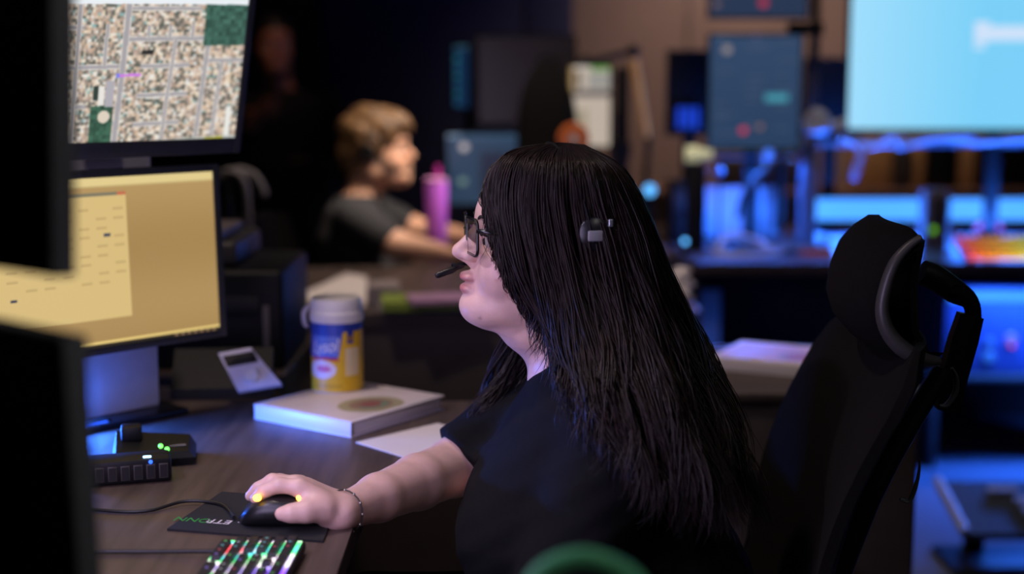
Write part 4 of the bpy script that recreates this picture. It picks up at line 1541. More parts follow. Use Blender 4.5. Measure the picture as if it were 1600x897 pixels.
# headrest pad: curved profile swept sideways, seen end on from the camera
prof_px = [(1446, 362), (1425, 378), (1404, 405), (1390, 445), (1384, 485), (1393, 520), (1415, 548), (1446, 566), (1474, 570)]
near = [Vector(pix(x, y, 1.80)) for x, y in prof_px]
hc0 = Vector((0, 0, 0))
for p in near:
    hc0 += p / len(near)
hrings = []
for i in range(17):
    t = -1 + 2 * i / 16
    l = 0.128 * t + 0.128
    zsc = 1.03 * (1 - abs(t) ** 7 * 0.22)
    bul = 0.022 * (1 - t * t)
    out, inn = [], []
    for q, p in enumerate(near):
        rel = p - hc0
        r2 = Vector((rel.x, rel.y, rel.z * zsc))
        c = hc0 + r2 + CL * l + CF * bul * 0.9
        th = 0.026 * (1 - 0.5 * abs(t) ** 6) * (0.5 + 0.5 * math.sin(math.pi * (q + 0.6) / len(near)))
        out.append(c + CF * th)
        inn.append(c)
    hrings.append(out + inn[::-1])
hr = MB().loft(hrings).build('headrest', FABRIC, chair, 70, world=True)
rim = [p + CF * 0.006 - CL * 0.004 for p in near]
rim = [Vector((p.x, p.y, hc0.z + (p.z - hc0.z) * 0.93)) for p in rim]
MB().tube(rim, [0.006, 0.008, 0.010, 0.011, 0.012, 0.014, 0.016, 0.014, 0.008], 10, 4, flat=0.7).build('rim', RIM, hr, 60, world=False).matrix_local = PM[chair.name].inverted()
rim2 = [Vector((p.x, p.y, hc0.z + (p.z - hc0.z) * 0.78)) + CL * 0.250 + CF * 0.012 for p in near]
MB().tube(rim2, 0.009, 8, 4, flat=0.7).build('rim', RIM, hr, 60, world=False).matrix_local = PM[chair.name].inverted()
inner = [near[1] - CF * 0.012, near[3] - CF * 0.03, near[5] - CF * 0.03, near[7] - CF * 0.004]
MB().loft([[p + CL * 0.02 for p in inner] + [p + CL * 0.02 - CF * 0.01 for p in inner[::-1]],
           [p + CL * 0.235 for p in inner] + [p + CL * 0.235 - CF * 0.01 for p in inner[::-1]]]).build('rear_shell', BLACKP, hr, 60, world=False).matrix_local = PM[chair.name].inverted()
Yb = 1.93
MB().tube([pix(1440, 425, Yb), pix(1462, 434, Yb), pix(1492, 455, Yb), pix(1516, 472, Yb), pix(1521, 500, Yb), pix(1518, 516, Yb)], [0.017, 0.018, 0.017, 0.012, 0.011, 0.010], 12, 4, flat=1.0).build('headrest_arm', BLACKP, chair, 60, world=True)
q1 = Vector(pix(1490, 448, Yb))
MB().tube([q1 + Vector((-.003, -0.022, 0)), q1 + Vector((0, 0.022, 0))], 0.007, 14).build('pivot_bolt', DARKM, chair, 60, world=True)
MB().tube([pix(1516, 492, Yb), pix(1505, 530, Yb), pix(1488, 590, Yb), pix(1480, 640, Yb)], [0.019, 0.021, 0.021, 0.018], 6, 0).build('headrest_post', BLACKP, chair, 40, world=True)
MB().tube([pix(1487, 575, 1.80), pix(1494, 590, 1.80), pix(1493, 612, 1.80), pix(1480, 632, 1.80), pix(1468, 634, 1.80)], [0.004, 0.006, 0.007, 0.006, 0.003], 8, 4, flat=.5).build('frame_clip', RIM, chair, 60, world=True)
MB().tube([pix(1437, 716, 1.78), pix(1436, 735, 1.78), pix(1430, 762, 1.78), pix(1420, 783, 1.78), pix(1406, 780, 1.78)], [0.002, 0.0035, 0.005, 0.005, 0.003], 8, 4, flat=.5).build('frame_clip', RIM, chair, 60, world=True)
sp = [top - CF * 0.05 + Vector((0, 0, -0.06)), top.lerp(low, 0.5) - CF * 0.04, low - CF * 0.03 + Vector((0, 0, -0.05))]
MB().tube(sp, [0.022, 0.026, 0.03], 10, 4, flat=.6).build('spine', BLACKP, chair, 60, world=True)
sc_ = Vector((0.14, 1.835, 0.0))
Ms = Matrix.Translation(sc_ + Vector((0, 0, 0.435))) @ Matrix.Rotation(math.atan2(CF.y, CF.x), 4, 'Z')
MB().box((0, 0, 0), (0.48, 0.50, 0.06), M=Ms, bev=0.026, seg=4).build('seat', FABRIC, chair, 60, world=True)
MB().box((-0.05, 0, -0.05), (0.24, 0.2, 0.04), M=Ms, bev=0.01).build('tilt_mechanism', BLACKP, chair, 60, world=True)
for g in (-1, 1):
    bA_ = Ms @ Vector((-0.08, 0.27 * g, -0.02))
    MB().tube([Ms @ Vector((-0.08, 0.2 * g, -0.045)), bA_ + Vector((0, 0, -0.02)), bA_ + Vector((0, 0, 0.13))], [0.014, 0.016, 0.014], 8, 3).build('armrest_post', BLACKP, chair, 60, world=True)
    MB().box((-0.07, 0.27 * g, 0.125), (0.22, 0.075, 0.025), M=Ms, bev=0.01, seg=3).build('armrest', BLACKP, chair, 60, world=True)
MB().tube([sc_ + Vector((0.05, 0.02, 0.37)), sc_ + Vector((0.05, 0.02, 0.10))], [0.028, 0.024], 14).build('gas_lift', DARKM, chair, 60, world=True)
for k in range(5):
    a = 2 * math.pi * k / 5 + 0.3
    c = sc_ + Vector((0.05, 0.02, 0))
    d = Vector((math.cos(a), math.sin(a), 0))
    lg = MB().tube([c + Vector((0, 0, 0.105)), c + d * 0.15 + Vector((0, 0, 0.095)), c + d * 0.30 + Vector((0, 0, 0.068))], [0.026, 0.021, 0.015], 8, 3).build('leg', BLACKP, chair, 60, world=True)
    e = Vector((-d.y, d.x, 0))
    w = c + d * 0.30 + Vector((0, 0, 0.03))
    MB().tube([w - e * 0.022, w + e * 0.022], 0.029, 14).build('caster', BLACKP, lg, 40).matrix_local = PM[chair.name].inverted()

# ------------------------------------------------------------------ neighbour desk with the blond person
d2 = thing('workstation_desk', 'walnut desk with dark front panel where the blond person works', 'desk', (0.1, 3.8, 0))
poly2 = [(-0.62, 3.40), (-0.58, 3.36), (0.43, 3.36), (0.46, 3.40), (0.46, 4.40), (0.51, 4.45), (0.51, 5.24), (-0.30, 5.24), (-0.30, 4.30), (-0.34, 4.22), (-0.62, 4.18)]
MB().prism(poly2, DZ - 0.005, DZ).build('top', WALNUT, d2, smooth=0, world=True)
MB().prism(poly2, DZ - 0.032, DZ - 0.0055).build('edge_band', EDGE, d2, smooth=30, world=True)
MB().box((-0.08, 3.39, (DZ - 0.033) / 2), (1.02, 0.025, DZ - 0.033), bev=0.003).build('front_panel', PANEL, d2, world=True)
MB().box((0.43, 4.3, (DZ - 0.033) / 2), (0.03, 1.5, DZ - 0.033), bev=0.003).build('side_panel', PANEL, d2, world=True)
MB().box((0.1, 5.2, (DZ - 0.033) / 2), (0.72, 0.025, DZ - 0.033), bev=0.003).build('rear_panel', PANEL, d2, world=True)

# paper stack hanging to the left, then booklets
q = [plane(452, 472, DZ + .012), plane(571, 476, DZ + .012), plane(574, 434, DZ + .012), plane(545, 429, DZ + .012)]
pl = thing('paper_stack', 'thick stack of white papers behind the wipes canister', 'paper', (q[0].x, q[0].y, DZ))
for k in range(4):
    off = Vector((RNG.uniform(-.006, .006), RNG.uniform(-.006, .006), 0))
    MB().prism([((v + off - q[0]).x, (v + off - q[0]).y) for v in q], 0.0005 + k * 0.004, 0.0043 + k * 0.004).build('sheets', PAPER, pl, smooth=0)


def flat_book(name, label, cat, px, py, z, w, d, h, rz, cover, block=PAPER):
    c = plane(px, py, z)
    t = thing(name, label, cat, (c.x, c.y, z), rz)
    MB().box((0, 0, h / 2), (w - 0.006, d - 0.006, h - 0.004)).build('page_block', block, t, smooth=0)
    MB().box((0, 0, 0.001), (w, d, 0.002)).build('back_cover', cover, t, smooth=0)
    MB().box((0, 0, h - 0.001), (w, d, 0.002)).build('front_cover', cover, t, smooth=0)
    MB().box((0, -d / 2 + 0.001, h / 2), (w, 0.002, h)).build('spine', cover, t, smooth=0)
    return t


GRN = mat('green_cover', S(128, 150, 50), .5, noise=(20, .1))
LIL = mat('lilac_cover', S(170, 130, 165), .5, noise=(20, .1))
WCOV = mat('white_cover', S(205, 195, 195), .5, noise=(20, .08))
BLC = mat('blue_cover', S(60, 70, 170), .5, noise=(20, .1))
flat_book('booklet', 'white booklet at the bottom of the pile beside the white papers', 'booklet', 668, 478, DZ, 0.24, 0.16, 0.016, 0.12, WCOV)
flat_book('booklet', 'lime green booklet lying on the white booklet', 'booklet', 668, 478, DZ + 0.0162, 0.22, 0.15, 0.020, 0.10, GRN)
flat_book('booklet', 'lilac booklet lying on the lime green booklet', 'booklet', 690, 470, DZ + 0.0364, 0.16, 0.12, 0.010, 0.2, LIL)
flat_book('box_file', 'pale grey box file between the papers and the booklets', 'box file', 601, 474, DZ, 0.075, 0.14, 0.05, 0.05, mat('box_grey', S(140, 128, 128), .6, noise=(20, .1)))
cpos = plane(702, 486, DZ)
cl = thing('highlighter', 'blue capped highlighter in front of the booklets', 'highlighter', (cpos.x, cpos.y - 0.02, DZ + 0.0001), 0.1)
MB().lathe([(0.006, 0), (0.0075, 0.004), (0.0075, 0.065), (0.006, 0.07)], 14, Matrix.Translation((-0.06, 0, 0.0076)) @ Matrix.Rotation(math.pi / 2, 4, 'Y')).build('barrel', BLC, cl)
MB().lathe([(0.0085, 0), (0.0085, 0.03), (0.006, 0.036)], 14, Matrix.Translation((0.01, 0, 0.0086)) @ Matrix.Rotation(math.pi / 2, 4, 'Y')).build('cap', mat('cap_blue', S(30, 60, 230), .3, noise=(20, .05)), cl)

# pink tumbler
tc_ = plane(682, 366, DZ)
tY = 4.45
tb = pix(682, 362, tY)
tum = thing('tumbler', 'pink tumbler with straw beside the blond person\'s arm', 'tumbler', (tb.x, tY, DZ))
PINK = mat('pink_gloss', S(228, 120, 255), .35, noise=(20, .05), emit=None)
hT = pix(682, 284, tY).z - DZ
MB().lathe([(0.028, 0), (0.031, 0.006), (0.036, hT * 0.96), (0.034, hT)], 28).build('cup', PINK, tum)
MB().lathe([(0.0365, hT + 0.0004), (0.0365, hT + 0.008), (0.03, hT + 0.012), (0.001, hT + 0.012)], 28).build('lid', mat('pink_lid', S(215, 150, 205), .3, noise=(20, .05)), tum)
MB().tube([(0.004, 0, hT + 0.0125), (0.006, 0, hT + 0.05)], 0.0085, 12).build('straw', mat('pink_straw', S(205, 70, 170), .4, noise=(20, .05)), tum)

# ------------------------------------------------------------------ blond person, seated, facing right
P2 = thing('person', 'blond short-haired person in a black t-shirt seated facing right', 'person', (-0.50, 4.60, 0.46))
y2 = 4.55
C2 = Vector(pix(592, 232, y2))
f2 = Vector((0.985, -0.12, -0.10)).normalized()
l2 = Vector((-0.12, -0.985, 0)).normalized()
u2 = f2.cross(l2)
if u2.z < 0:
    u2 = -u2
F2 = Field((-0.86, 4.18, 0.55), (0.08, 4.92, 1.36), 0.006)
W2 = add_head(F2, C2, f2, l2, u2, 0.98)
nb = Vector((C2.x - 0.07, y2, C2.z - 0.215))
F2.cap(C2 + Vector((-0.035, 0, -0.06)), nb, 0.054, 0.062, 0.03)
T2 = [(0.44, nb.x - 0.02, y2, 0.14, 0.18), (0.56, nb.x - 0.02, y2, 0.14, 0.17), (0.68, nb.x + 0.0, y2, 0.135, 0.18), (0.80, nb.x - 0.01, y2, 0.115, 0.175), (0.885, nb.x - 0.01, y2, 0.085, 0.14), (0.93, nb.x, y2, 0.06, 0.07)]
F2.torso([r for r in T2 if r[0] > 0.65], 0.02, -0.006)
s2, e2, w2 = Vector((nb.x + 0.0, y2 - 0.165, 0.868)), Vector(pix(618, 388, y2 - 0.22)), Vector(pix(690, 396, y2 - 0.26))
e2.z = max(e2.z, DZ + 0.052)
w2.z = DZ + 0.035
F2.cap(s2, e2, 0.05, 0.044, 0.02)
F2.cap(e2, w2, 0.044, 0.027, 0.015)
add_hand(F2, w2, (w2 - e2).normalized(), Vector((0, 0, 1)), Vector((0, 1, 0)), 0.95, (0.25, 0.3, 0.2))
s3, e3, w3 = Vector((nb.x + 0.01, y2 + 0.165, 0.868)), Vector((nb.x + 0.16, y2 + 0.16, DZ + 0.06)), Vector((nb.x + 0.38, y2 + 0.03, DZ + 0.04))
F2.cap(s3, e3, 0.05, 0.044, 0.02)
F2.cap(e3, w3, 0.044, 0.027, 0.015)
add_hand(F2, w3, (w3 - e3).normalized(), Vector((0, 0, 1)), Vector((0, -1, 0)), 0.95, (0.3, 0.4, 0.3))


def skin2(V):
    return np.tile(np.array(S(222, 172, 140)), (len(V), 1))


field_obj('body', F2, SKIN, P2, 1, skin2)
T = Field((-0.86, 4.22, 0.42), (-0.10, 4.90, 1.10), 0.009)
T.torso(T2, 0.02, 0.006)
T.cap(s2, s2.lerp(e2, 0.72), 0.062, 0.058, 0.025)
T.cap(s3, s3.lerp(e3, 0.72), 0.062, 0.058, 0.025)
field_obj('tshirt', T, mat('charcoal_cotton', S(44, 44, 46), .9, noise=(120, .2), bump=(400, .3)), P2, 1)
T = Field((-0.84, 4.30, 0.02), (0.10, 4.84, 0.62), 0.012)
T.torso([(0.46, nb.x - 0.02, y2, 0.145, 0.18), (0.56, nb.x - 0.02, y2, 0.145, 0.175)], 0.03)
for yy in (y2 - 0.09, y2 + 0.09):
    T.chain([(nb.x, yy, 0.53), (nb.x + 0.40, yy, 0.54), (nb.x + 0.42, yy, 0.30), (nb.x + 0.40, yy, 0.06)], [0.075, 0.062, 0.05, 0.042], 0.02)
    T.cap((nb.x + 0.40, yy, 0.06), (nb.x + 0.52, yy, 0.05), 0.042, 0.03, 0.02)
field_obj('trousers', T, PANTS, P2, 1)
BLOND = mat('blond_hair', S(104, 76, 46), .5, noise=(28, .7), bump=(160, .8))
H = Field((-0.70, 4.38, 0.98), (-0.30, 4.72, 1.36), 0.006)
ax2 = (f2, l2, u2)
H.ell(W2(-0.028, 0, 0.030), [0.112, 0.090, 0.108], ax2, 0.01)
H.ell(W2(-0.07, 0, -0.03), [0.06, 0.075, 0.07], ax2, 0.03)
H.ell(W2(0.05, 0, 0.08), [0.05, 0.062, 0.045], ax2, 0.03)
H.ell(W2(0.105, 0, -0.045), [0.072, 0.12, 0.098], ax2, 0.012, sub=True)
H.ell(W2(0.01, 0, -0.10), [0.06, 0.12, 0.055], ax2, 0.012, sub=True)
s_, P_ = H._win(H.lo, (-0.30, 4.72, 1.36))
H.a[s_] += 0.0028 * np.sin(P_[1] * 310 + P_[0] * 70 + 3 * np.sin(P_[2] * 40)) + 0.003 * np.sin(P_[0] * 60 + P_[2] * 45 + P_[1] * 30)
field_obj('hair', H, BLOND, P2, 0)
for g in (-1, 1):
    MB().ball(W2(0.0745, 0.033 * g, 0.005), 0.0125, 12).build('eye', EYE, P2, 180, world=True)
    MB().tube([W2(0.090, 0.014 * g, 0.031), W2(0.088, 0.030 * g, 0.036), W2(0.074, 0.050 * g, 0.030)], [0.003, 0.0034, 0.0012], 6, 3, flat=.6).build('eyebrow', BROW, P2, 180, world=True)
h2 = thing('headset', 'black headset worn by the blond person', 'headset', C2)
MB().tube([W2(-0.02 + 0.005 * math.sin(a), 0.098 * math.cos(a), 0.0 + 0.138 * math.sin(a)) for a in [math.pi * k / 12 for k in range(13)]], 0.006, 8, 2, flat=.6).build('headband', HSM, h2, 60, world=True)
for g in (-1, 1):
    Mq = Matrix.Translation(W2(-0.015, 0.094 * g, -0.012)) @ l2.to_track_quat('Z', 'Y').to_matrix().to_4x4()
    MB().lathe([(0.001, -0.012), (0.024, -0.012), (0.028, 0), (0.024, 0.012), (0.001, 0.012)], 20, Mq).build('ear_cup', HSM, h2, 60, world=True)
MB().tube([W2(-0.01, 0.096, -0.02), W2(0.05, 0.088, -0.055), W2(0.10, 0.05, -0.06), W2(0.12, 0.03, -0.058)], [0.003, 0.003, 0.003, 0.006], 8, 3).build('microphone_boom', HSM, h2, 60, world=True)


def task_chair(label, loc, rz, upholstery, frame, back_top=0.95, group=None):
    t = thing('task_chair', label, 'chair', loc, rz)
    MB().box((0, 0, 0.425), (0.46, 0.46, 0.06), bev=0.025, seg=3).build('seat', upholstery, t, 60)
    rings = []
    for i in range(9):
        s = i / 8
        z = 0.50 + (back_top - 0.50) * s
        x = -0.24 - 0.06 * s
        hw = 0.21 * (1 - 0.25 * s ** 3)
        rings.append([(x + 0.03 * (k / 5 - 1) ** 2 + (0.012 if True else 0), hw * (k / 5 - 1), z) for k in range(11)] +
                     [(x + 0.03 * (k / 5 - 1) ** 2 - 0.018, hw * (k / 5 - 1), z) for k in range(10, -1, -1)])
    MB().loft(rings).build('backrest', upholstery, t, 60)
    MB().tube([(-0.10, 0, 0.38), (-0.27, 0, 0.40), (-0.30, 0, 0.60), (-0.31, 0, 0.75)], 0.018, 8, 3).build('spine', frame, t, 60)
    for g in (-1, 1):
        MB().tube([(-0.05, 0.2 * g, 0.39), (-0.05, 0.29 * g, 0.41), (-0.05, 0.29 * g, 0.60), (0.0, 0.29 * g, 0.64), (0.14, 0.29 * g, 0.645)], [0.012, 0.013, 0.014, 0.018, 0.016], 8, 3).build('armrest', frame, t, 60)
    MB().tube([(0, 0, 0.39), (0, 0, 0.10)], 0.024, 12).build('gas_lift', frame, t, 60)
    for k in range(5):
        a = 2 * math.pi * k / 5
        d = Vector((math.cos(a), math.sin(a), 0))
        lg = MB().tube([(0, 0, 0.10), d * 0.28 + Vector((0, 0, 0.065))], [0.024, 0.014], 8).build('leg', frame, t, 60)
        e = Vector((-d.y, d.x, 0))
        w = d * 0.28 + Vector((0, 0, 0.028))
        MB().tube([w - e * 0.02, w + e * 0.02], 0.0275, 12).build('caster', frame, lg, 40)
    return t


task_chair('black task chair under the blond person', (nb.x - 0.0, y2, 0), -0.05, FABRIC, BLACKP, 0.85)

# ------------------------------------------------------------------ standing person in the dark
y3 = 6.2
C3 = Vector(pix(427, 70, y3))
P3 = thing('person', 'person in dark clothes standing in the shadow behind the map monitor', 'person', (C3.x, y3, 0))
f3 = Vector((0.35, -0.93, -0.12)).normalized()
l3 = Vector((-0.93, -0.35, 0)).normalized()
u3 = f3.cross(l3)
if u3.z < 0:
    u3 = -u3
F3 = Field((C3.x - 0.34, y3 - 0.44, 0.95), (C3.x + 0.34, y3 + 0.3, C3.z + 0.15), 0.008)
W3 = add_head(F3, C3, f3, l3, u3)
nz = C3.z - 0.21
F3.cap(C3 + Vector((0, 0.03, -0.07)), Vector((C3.x + 0.02, y3 + 0.04, nz)), 0.055, 0.062, 0.03)
T3 = [(0.86, C3.x + 0.03, y3 + 0.04, 0.17, 0.12), (1.0, C3.x + 0.03, y3 + 0.04, 0.16, 0.115), (1.12, C3.x + 0.03, y3 + 0.04, 0.18, 0.12), (nz - 0.04, C3.x + 0.03, y3 + 0.04, 0.19, 0.10), (nz + 0.02, C3.x + 0.02, y3 + 0.04, 0.07, 0.06)]
F3.torso([r for r in T3 if r[0] > 0.95], 0.02, -0.008)
sR, eR, wR = Vector((C3.x - 0.17, y3 + 0.03, nz - 0.06)), Vector((C3.x - 0.23, y3 - 0.02, nz - 0.30)), Vector(pix(399, 186, y3 - 0.22))
sL, eL, wL = Vector((C3.x + 0.22, y3 + 0.03, nz - 0.06)), Vector((C3.x + 0.28, y3 + 0.0, nz - 0.32)), Vector((C3.x + 0.16, y3 - 0.18, nz - 0.30))
for s, e, w, sd_ in ((sR, eR, wR, 1), (sL, eL, wL, -1)):
    F3.cap(s, e, 0.05, 0.042, 0.02)
    F3.cap(e, w, 0.042, 0.026, 0.015)
    add_hand(F3, w, (w - e).normalized(), Vector((0, -0.6, 0.8)), Vector((0, 0.8, 0.6)), 1.0, (0.4, 0.5, 0.4))


def skin3(V):
    return np.tile(np.array(S(190, 128, 100)), (len(V), 1))


field_obj('body', F3, SKIN, P3, 1, skin3)
T = Field((C3.x - 0.36, y3 - 0.44, 0.82), (C3.x + 0.40, y3 + 0.3, nz + 0.04), 0.010)
T.torso(T3, 0.02, 0.008)
for s, e, w in ((sR, eR, wR), (sL, eL, wL)):
    T.cap(s, e, 0.064, 0.054, 0.025)
    T.cap(e, e.lerp(w, 0.75), 0.054, 0.042, 0.02)
field_obj('sweater', T, mat('black_knit', S(20, 20, 22), .95, noise=(100, .2)), P3, 1)
T = Field((C3.x - 0.24, y3 - 0.22, 0.0), (C3.x + 0.32, y3 + 0.26, 0.95), 0.014)
T.torso([(0.80, C3.x + 0.03, y3 + 0.04, 0.175, 0.125), (0.92, C3.x + 0.03, y3 + 0.04, 0.165, 0.12)], 0.04)
for g in (-1, 1):
    T.chain([(C3.x + 0.03 + 0.09 * g, y3 + 0.04, 0.82), (C3.x + 0.03 + 0.10 * g, y3 + 0.03, 0.45), (C3.x + 0.03 + 0.11 * g, y3 + 0.05, 0.05)], [0.085, 0.06, 0.045], 0.02)
    T.cap((C3.x + 0.03 + 0.11 * g, y3 + 0.05, 0.045), (C3.x + 0.05 + 0.12 * g, y3 - 0.12, 0.035), 0.043, 0.033, 0.02)
field_obj('trousers', T, PANTS, P3, 1)
H = Field((C3.x - 0.15, y3 - 0.16, C3.z - 0.12), (C3.x + 0.15, y3 + 0.18, C3.z + 0.17), 0.008)
ax3 = (f3, l3, u3)
H.ell(W3(-0.02, 0, 0.035), [0.106, 0.084, 0.102], ax3, 0.01)
H.ell(W3(0.10, 0, -0.045), [0.072, 0.12, 0.098], ax3, 0.012, sub=True)
field_obj('hair', H, mat('black_hair', S(24, 20, 20), .5, noise=(60, .3)), P3, 1)
for g in (-1, 1):
    MB().ball(W3(0.0745, 0.033 * g, 0.005), 0.0125, 12).build('eye', EYE, P3, 180, world=True)
    MB().tube([W3(0.090, 0.014 * g, 0.031), W3(0.088, 0.030 * g, 0.036), W3(0.074, 0.050 * g, 0.030)], [0.003, 0.0034, 0.0012], 6, 3, flat=.6).build('eyebrow', BROW, P3, 180, world=True)

# ------------------------------------------------------------------ printer on a cabinet, grey chair behind the amber monitor
pc = pix(398, 560, 2.95)
cabn = thing('pedestal_cabinet', 'dark pedestal cabinet carrying the black printer', 'cabinet', (-0.715, 2.98, 0))
MB().box((0, 0, 0.36), (0.52, 0.46, 0.70), bev=0.006).build('body', PANEL, cabn)
for k in range(3):
    dr = MB().box((0, -0.235, 0.14 + 0.225 * k), (0.49, 0.014, 0.21), bev=0.003).build('drawer', PANEL, cabn)
    MB().box((0, -0.247, 0.19 + 0.225 * k), (0.14, 0.012, 0.012), bev=0.004).build('handle', DARKM, dr)
MB().box((0, 0, 0.716), (0.54, 0.48, 0.012), bev=0.003).build('top', EDGE, cabn)
pr = thing('printer', 'black desktop printer with a grey top tray behind the amber monitor', 'printer', (-0.652, 2.95, 0.7225))
MB().box((0, 0, 0.10), (0.40, 0.34, 0.20), bev=0.012, seg=3).build('body', BLACKP, pr)
MB().box((-0.05, 0.02, 0.226), (0.30, 0.28, 0.05), bev=0.010, seg=3).build('scanner_lid', mat('dark_grey_lid', S(52, 48, 48), .5, noise=(30, .1)), pr)
MB().box((-0.06, 0.0, 0.262), (0.26, 0.24, 0.020), bev=0.006).build('paper_tray', mat('tray_grey', S(110, 98, 96), .6, noise=(30, .1)), pr)
MB().box((0.0, -0.171, 0.13), (0.30, 0.006, 0.035), bev=0.002).build('output_slot', CABLE, pr)
MB().box((0.165, -0.172, 0.07), (0.012, 0.006, 0.12), bev=0.002).build('trim_strip', mat('strip_grey', S(88, 82, 84), .5, noise=(30, .1)), pr)

gc = Vector(pix(370, 300, 3.85))
gch = task_chair('grey looped office chair between the amber monitor and the standing person', (-1.0, 4.02, 0), 2.6, FABRIC, BLACKP, 0.92)
GL_ = mat('loop_grey', S(112, 108, 110), .6, noise=(40, .1))
inv = PM[gch.name].inverted()
for k, pts in enumerate(([(338, 282), (352, 270), (372, 272), (383, 292), (388, 330), (390, 380)], [(352, 268), (378, 266), (398, 276), (410, 296), (413, 308)])):
    Yk = 3.84 + 0.06 * k
    MB().tube([inv @ Vector(pix(x, y, Yk)) for x, y in pts], [0.012, 0.015, 0.016, 0.016, 0.012] + ([0.010] if k == 0 else []), 10, 4, flat=.7).build('headrest_loop', GL_, gch, 60)
MB().tube([inv @ Vector(pix(352, 285, 3.87)), inv @ Vector(pix(356, 360, 3.87)), inv @ Vector(pix(356, 400, 3.87))], 0.014, 8, 3).build('headrest_support', BLACKP, gch, 60)

# ------------------------------------------------------------------ monitors and clutter on the neighbour desk
def tint_screen(base, blobs):
    def fn(X, Z):
        C = np.zeros(X.shape + (3,))
        C[:] = base
        for (x0, x1, z0, z1, c) in blobs:
            rect(C, X, Z, x0, x1, z0, z1, c)
        return C
    return fn


def px_monitor(label, x0, x1, yt, yb, Y, fn, material, rz=0.0, on=DZ, nx=60, ny=50, stand_to=True, cat='monitor', bez=0.008):
    a, b = Vector(pix(x0, yb, Y)), Vector(pix(x1, yb, Y))
    w = (b - a).length / math.cos(rz)
    h = pix(x0, yt, Y).z - a.z
    c = (a + b) / 2
    t = thing('computer_monitor', label, cat, (c.x, Y, a.z), rz)
    M = Matrix.Identity(4)
    MB().box((0, 0.012, h / 2), (w, 0.02, h), bev=0.003).build('housing', BLACKP, t)
    m = MB()
    for (cx, cz, sx, sz) in ((-w / 2 + bez / 2, h / 2, bez, h), (w / 2 - bez / 2, h / 2, bez, h), (0, h - bez / 2, w - 2 * bez, bez), (0, bez / 2, w - 2 * bez, bez)):
        m.box((cx, -0.001, cz), (sx, 0.006, sz), bev=0.001)
    m.build('bezel', BLACKP, t)
    if fn:
        raster('screen', w - 2 * bez, h - 2 * bez, nx, ny, fn, material, t, Matrix.Translation((0, -0.0005, bez)))
    if stand_to:
        zb = on - a.z
        MB().box((0, 0.04, (h * 0.5 + zb) / 2), (0.05, 0.02, h * 0.5 - zb - 0.001), bev=0.004).build('stand_column', BLACKP, t)
        MB().box((0, 0.03, zb + 0.0065), (min(0.24, w), 0.16, 0.012), bev=0.004).build('stand_base', BLACKP, t)
    return t


def blue_ui(X, Z):
    C = np.zeros(X.shape + (3,))
    C[:] = [34, 58, 80]
    rect(C, X, Z, 0, 1, 0.215, 0.235, [44, 74, 98])
    rect(C, X, Z, 0.11, 0.27, 0.03, 0.175, [26, 34, 52])
    d = ((X - 0.055) / 0.013) ** 2 + ((Z - 0.19) / 0.011) ** 2 < 1
    C[d] = [200, 190, 190]
    d = ((X - 0.05) / 0.014) ** 2 + ((Z - 0.075) / 0.011) ** 2 < 1
    C[d] = [110, 140, 130]
    rect(C, X, Z, 0.0, 0.045, 0.222, 0.237, [110, 130, 150])
    return C


px_monitor('blue application window monitor beside the pink tumbler', 696, 842, 206, 322, 4.78, blue_ui, SCR)


def strip_ui(X, Z):
    C = np.zeros(X.shape + (3,))
    C[:] = [16, 44, 76]
    rect(C, X, Z, 0, 1, 0.20, 0.4, [52, 84, 100])
    for k in range(6):
        rect(C, X, Z, 0.005, 0.03, 0.01 + 0.03 * k, 0.025 + 0.03 * k, [40, 110 if k % 2 else 90, 120])
    return C


px_monitor('narrow blue monitor seen at a slant in front of the navy wall', 707, 736, 68, 172, 5.0, strip_ui, SCRD, rz=-0.9, on=DZ)
px_monitor('switched-off dark monitor above the woman\'s head', 742, 900, 54, 196, 5.1, tint_screen([22, 16, 14], []), SCR, on=DZ)  # dim brown screen glow painted in as a reflection


def white_ui(X, Z):
    C = np.zeros(X.shape + (3,))
    C[:] = [186, 172, 158]
    rect(C, X, Z, 0.0, 0.11, 0.255, 0.285, [205, 195, 185])
    rect(C, X, Z, 0.07, 0.2, 0.25, 0.275, [96, 150, 70])
    rect(C, X, Z, 0.0, 0.2, 0.165, 0.185, [90, 84, 84])
    rect(C, X, Z, 0.06, 0.2, 0.19, 0.245, [150, 148, 142])
    rect(C, X, Z, 0.0, 0.06, 0.02, 0.12, [160, 148, 128])
    rect(C, X, Z, 0.018, 0.034, 0.19, 0.25, [40, 36, 34])
    rect(C, X, Z, 0.0, 0.012, 0.1, 0.29, [150, 120, 70])
    return C


px_monitor('white document monitor with a green bar left of the lamp arm', 886, 956, 100, 232, 4.8, white_ui, SCR)
# black backpack standing on the desk
tc2 = Vector(pix(852, 205, 4.50))
bag = thing('backpack', 'black backpack standing on the desk in front of the dark monitor', 'backpack', (tc2.x + 0.01, 4.69, DZ))
hb = pix(852, 100, 4.64).z - DZ
rings = []
for i in range(12):
    t = i / 11
    sc2 = (1 - abs(2 * t - 0.9) ** 4 * 0.45) if t > 0.45 else 1.0
    rings.append([(0.10 * sc2 * math.copysign(abs(math.cos(a)) ** .6, math.cos(a)), 0.07 * sc2 * math.copysign(abs(math.sin(a)) ** .7, math.sin(a)), 0.002 + hb * t) for a in [2 * math.pi * k / 20 for k in range(20)]])
MB().loft(rings).build('body', FABRIC, bag, 60)
MB().box((0, -0.08, hb * 0.34), (0.14, 0.03, hb * 0.42), bev=0.012, seg=3).build('front_pocket', FABRIC, bag, 60)
MB().tube([(-0.03, 0, hb - 0.012), (-0.02, 0, hb + 0.02), (0.02, 0, hb + 0.02), (0.03, 0, hb - 0.012)], 0.007, 8, 4).build('grab_handle', FABRIC, bag, 60)
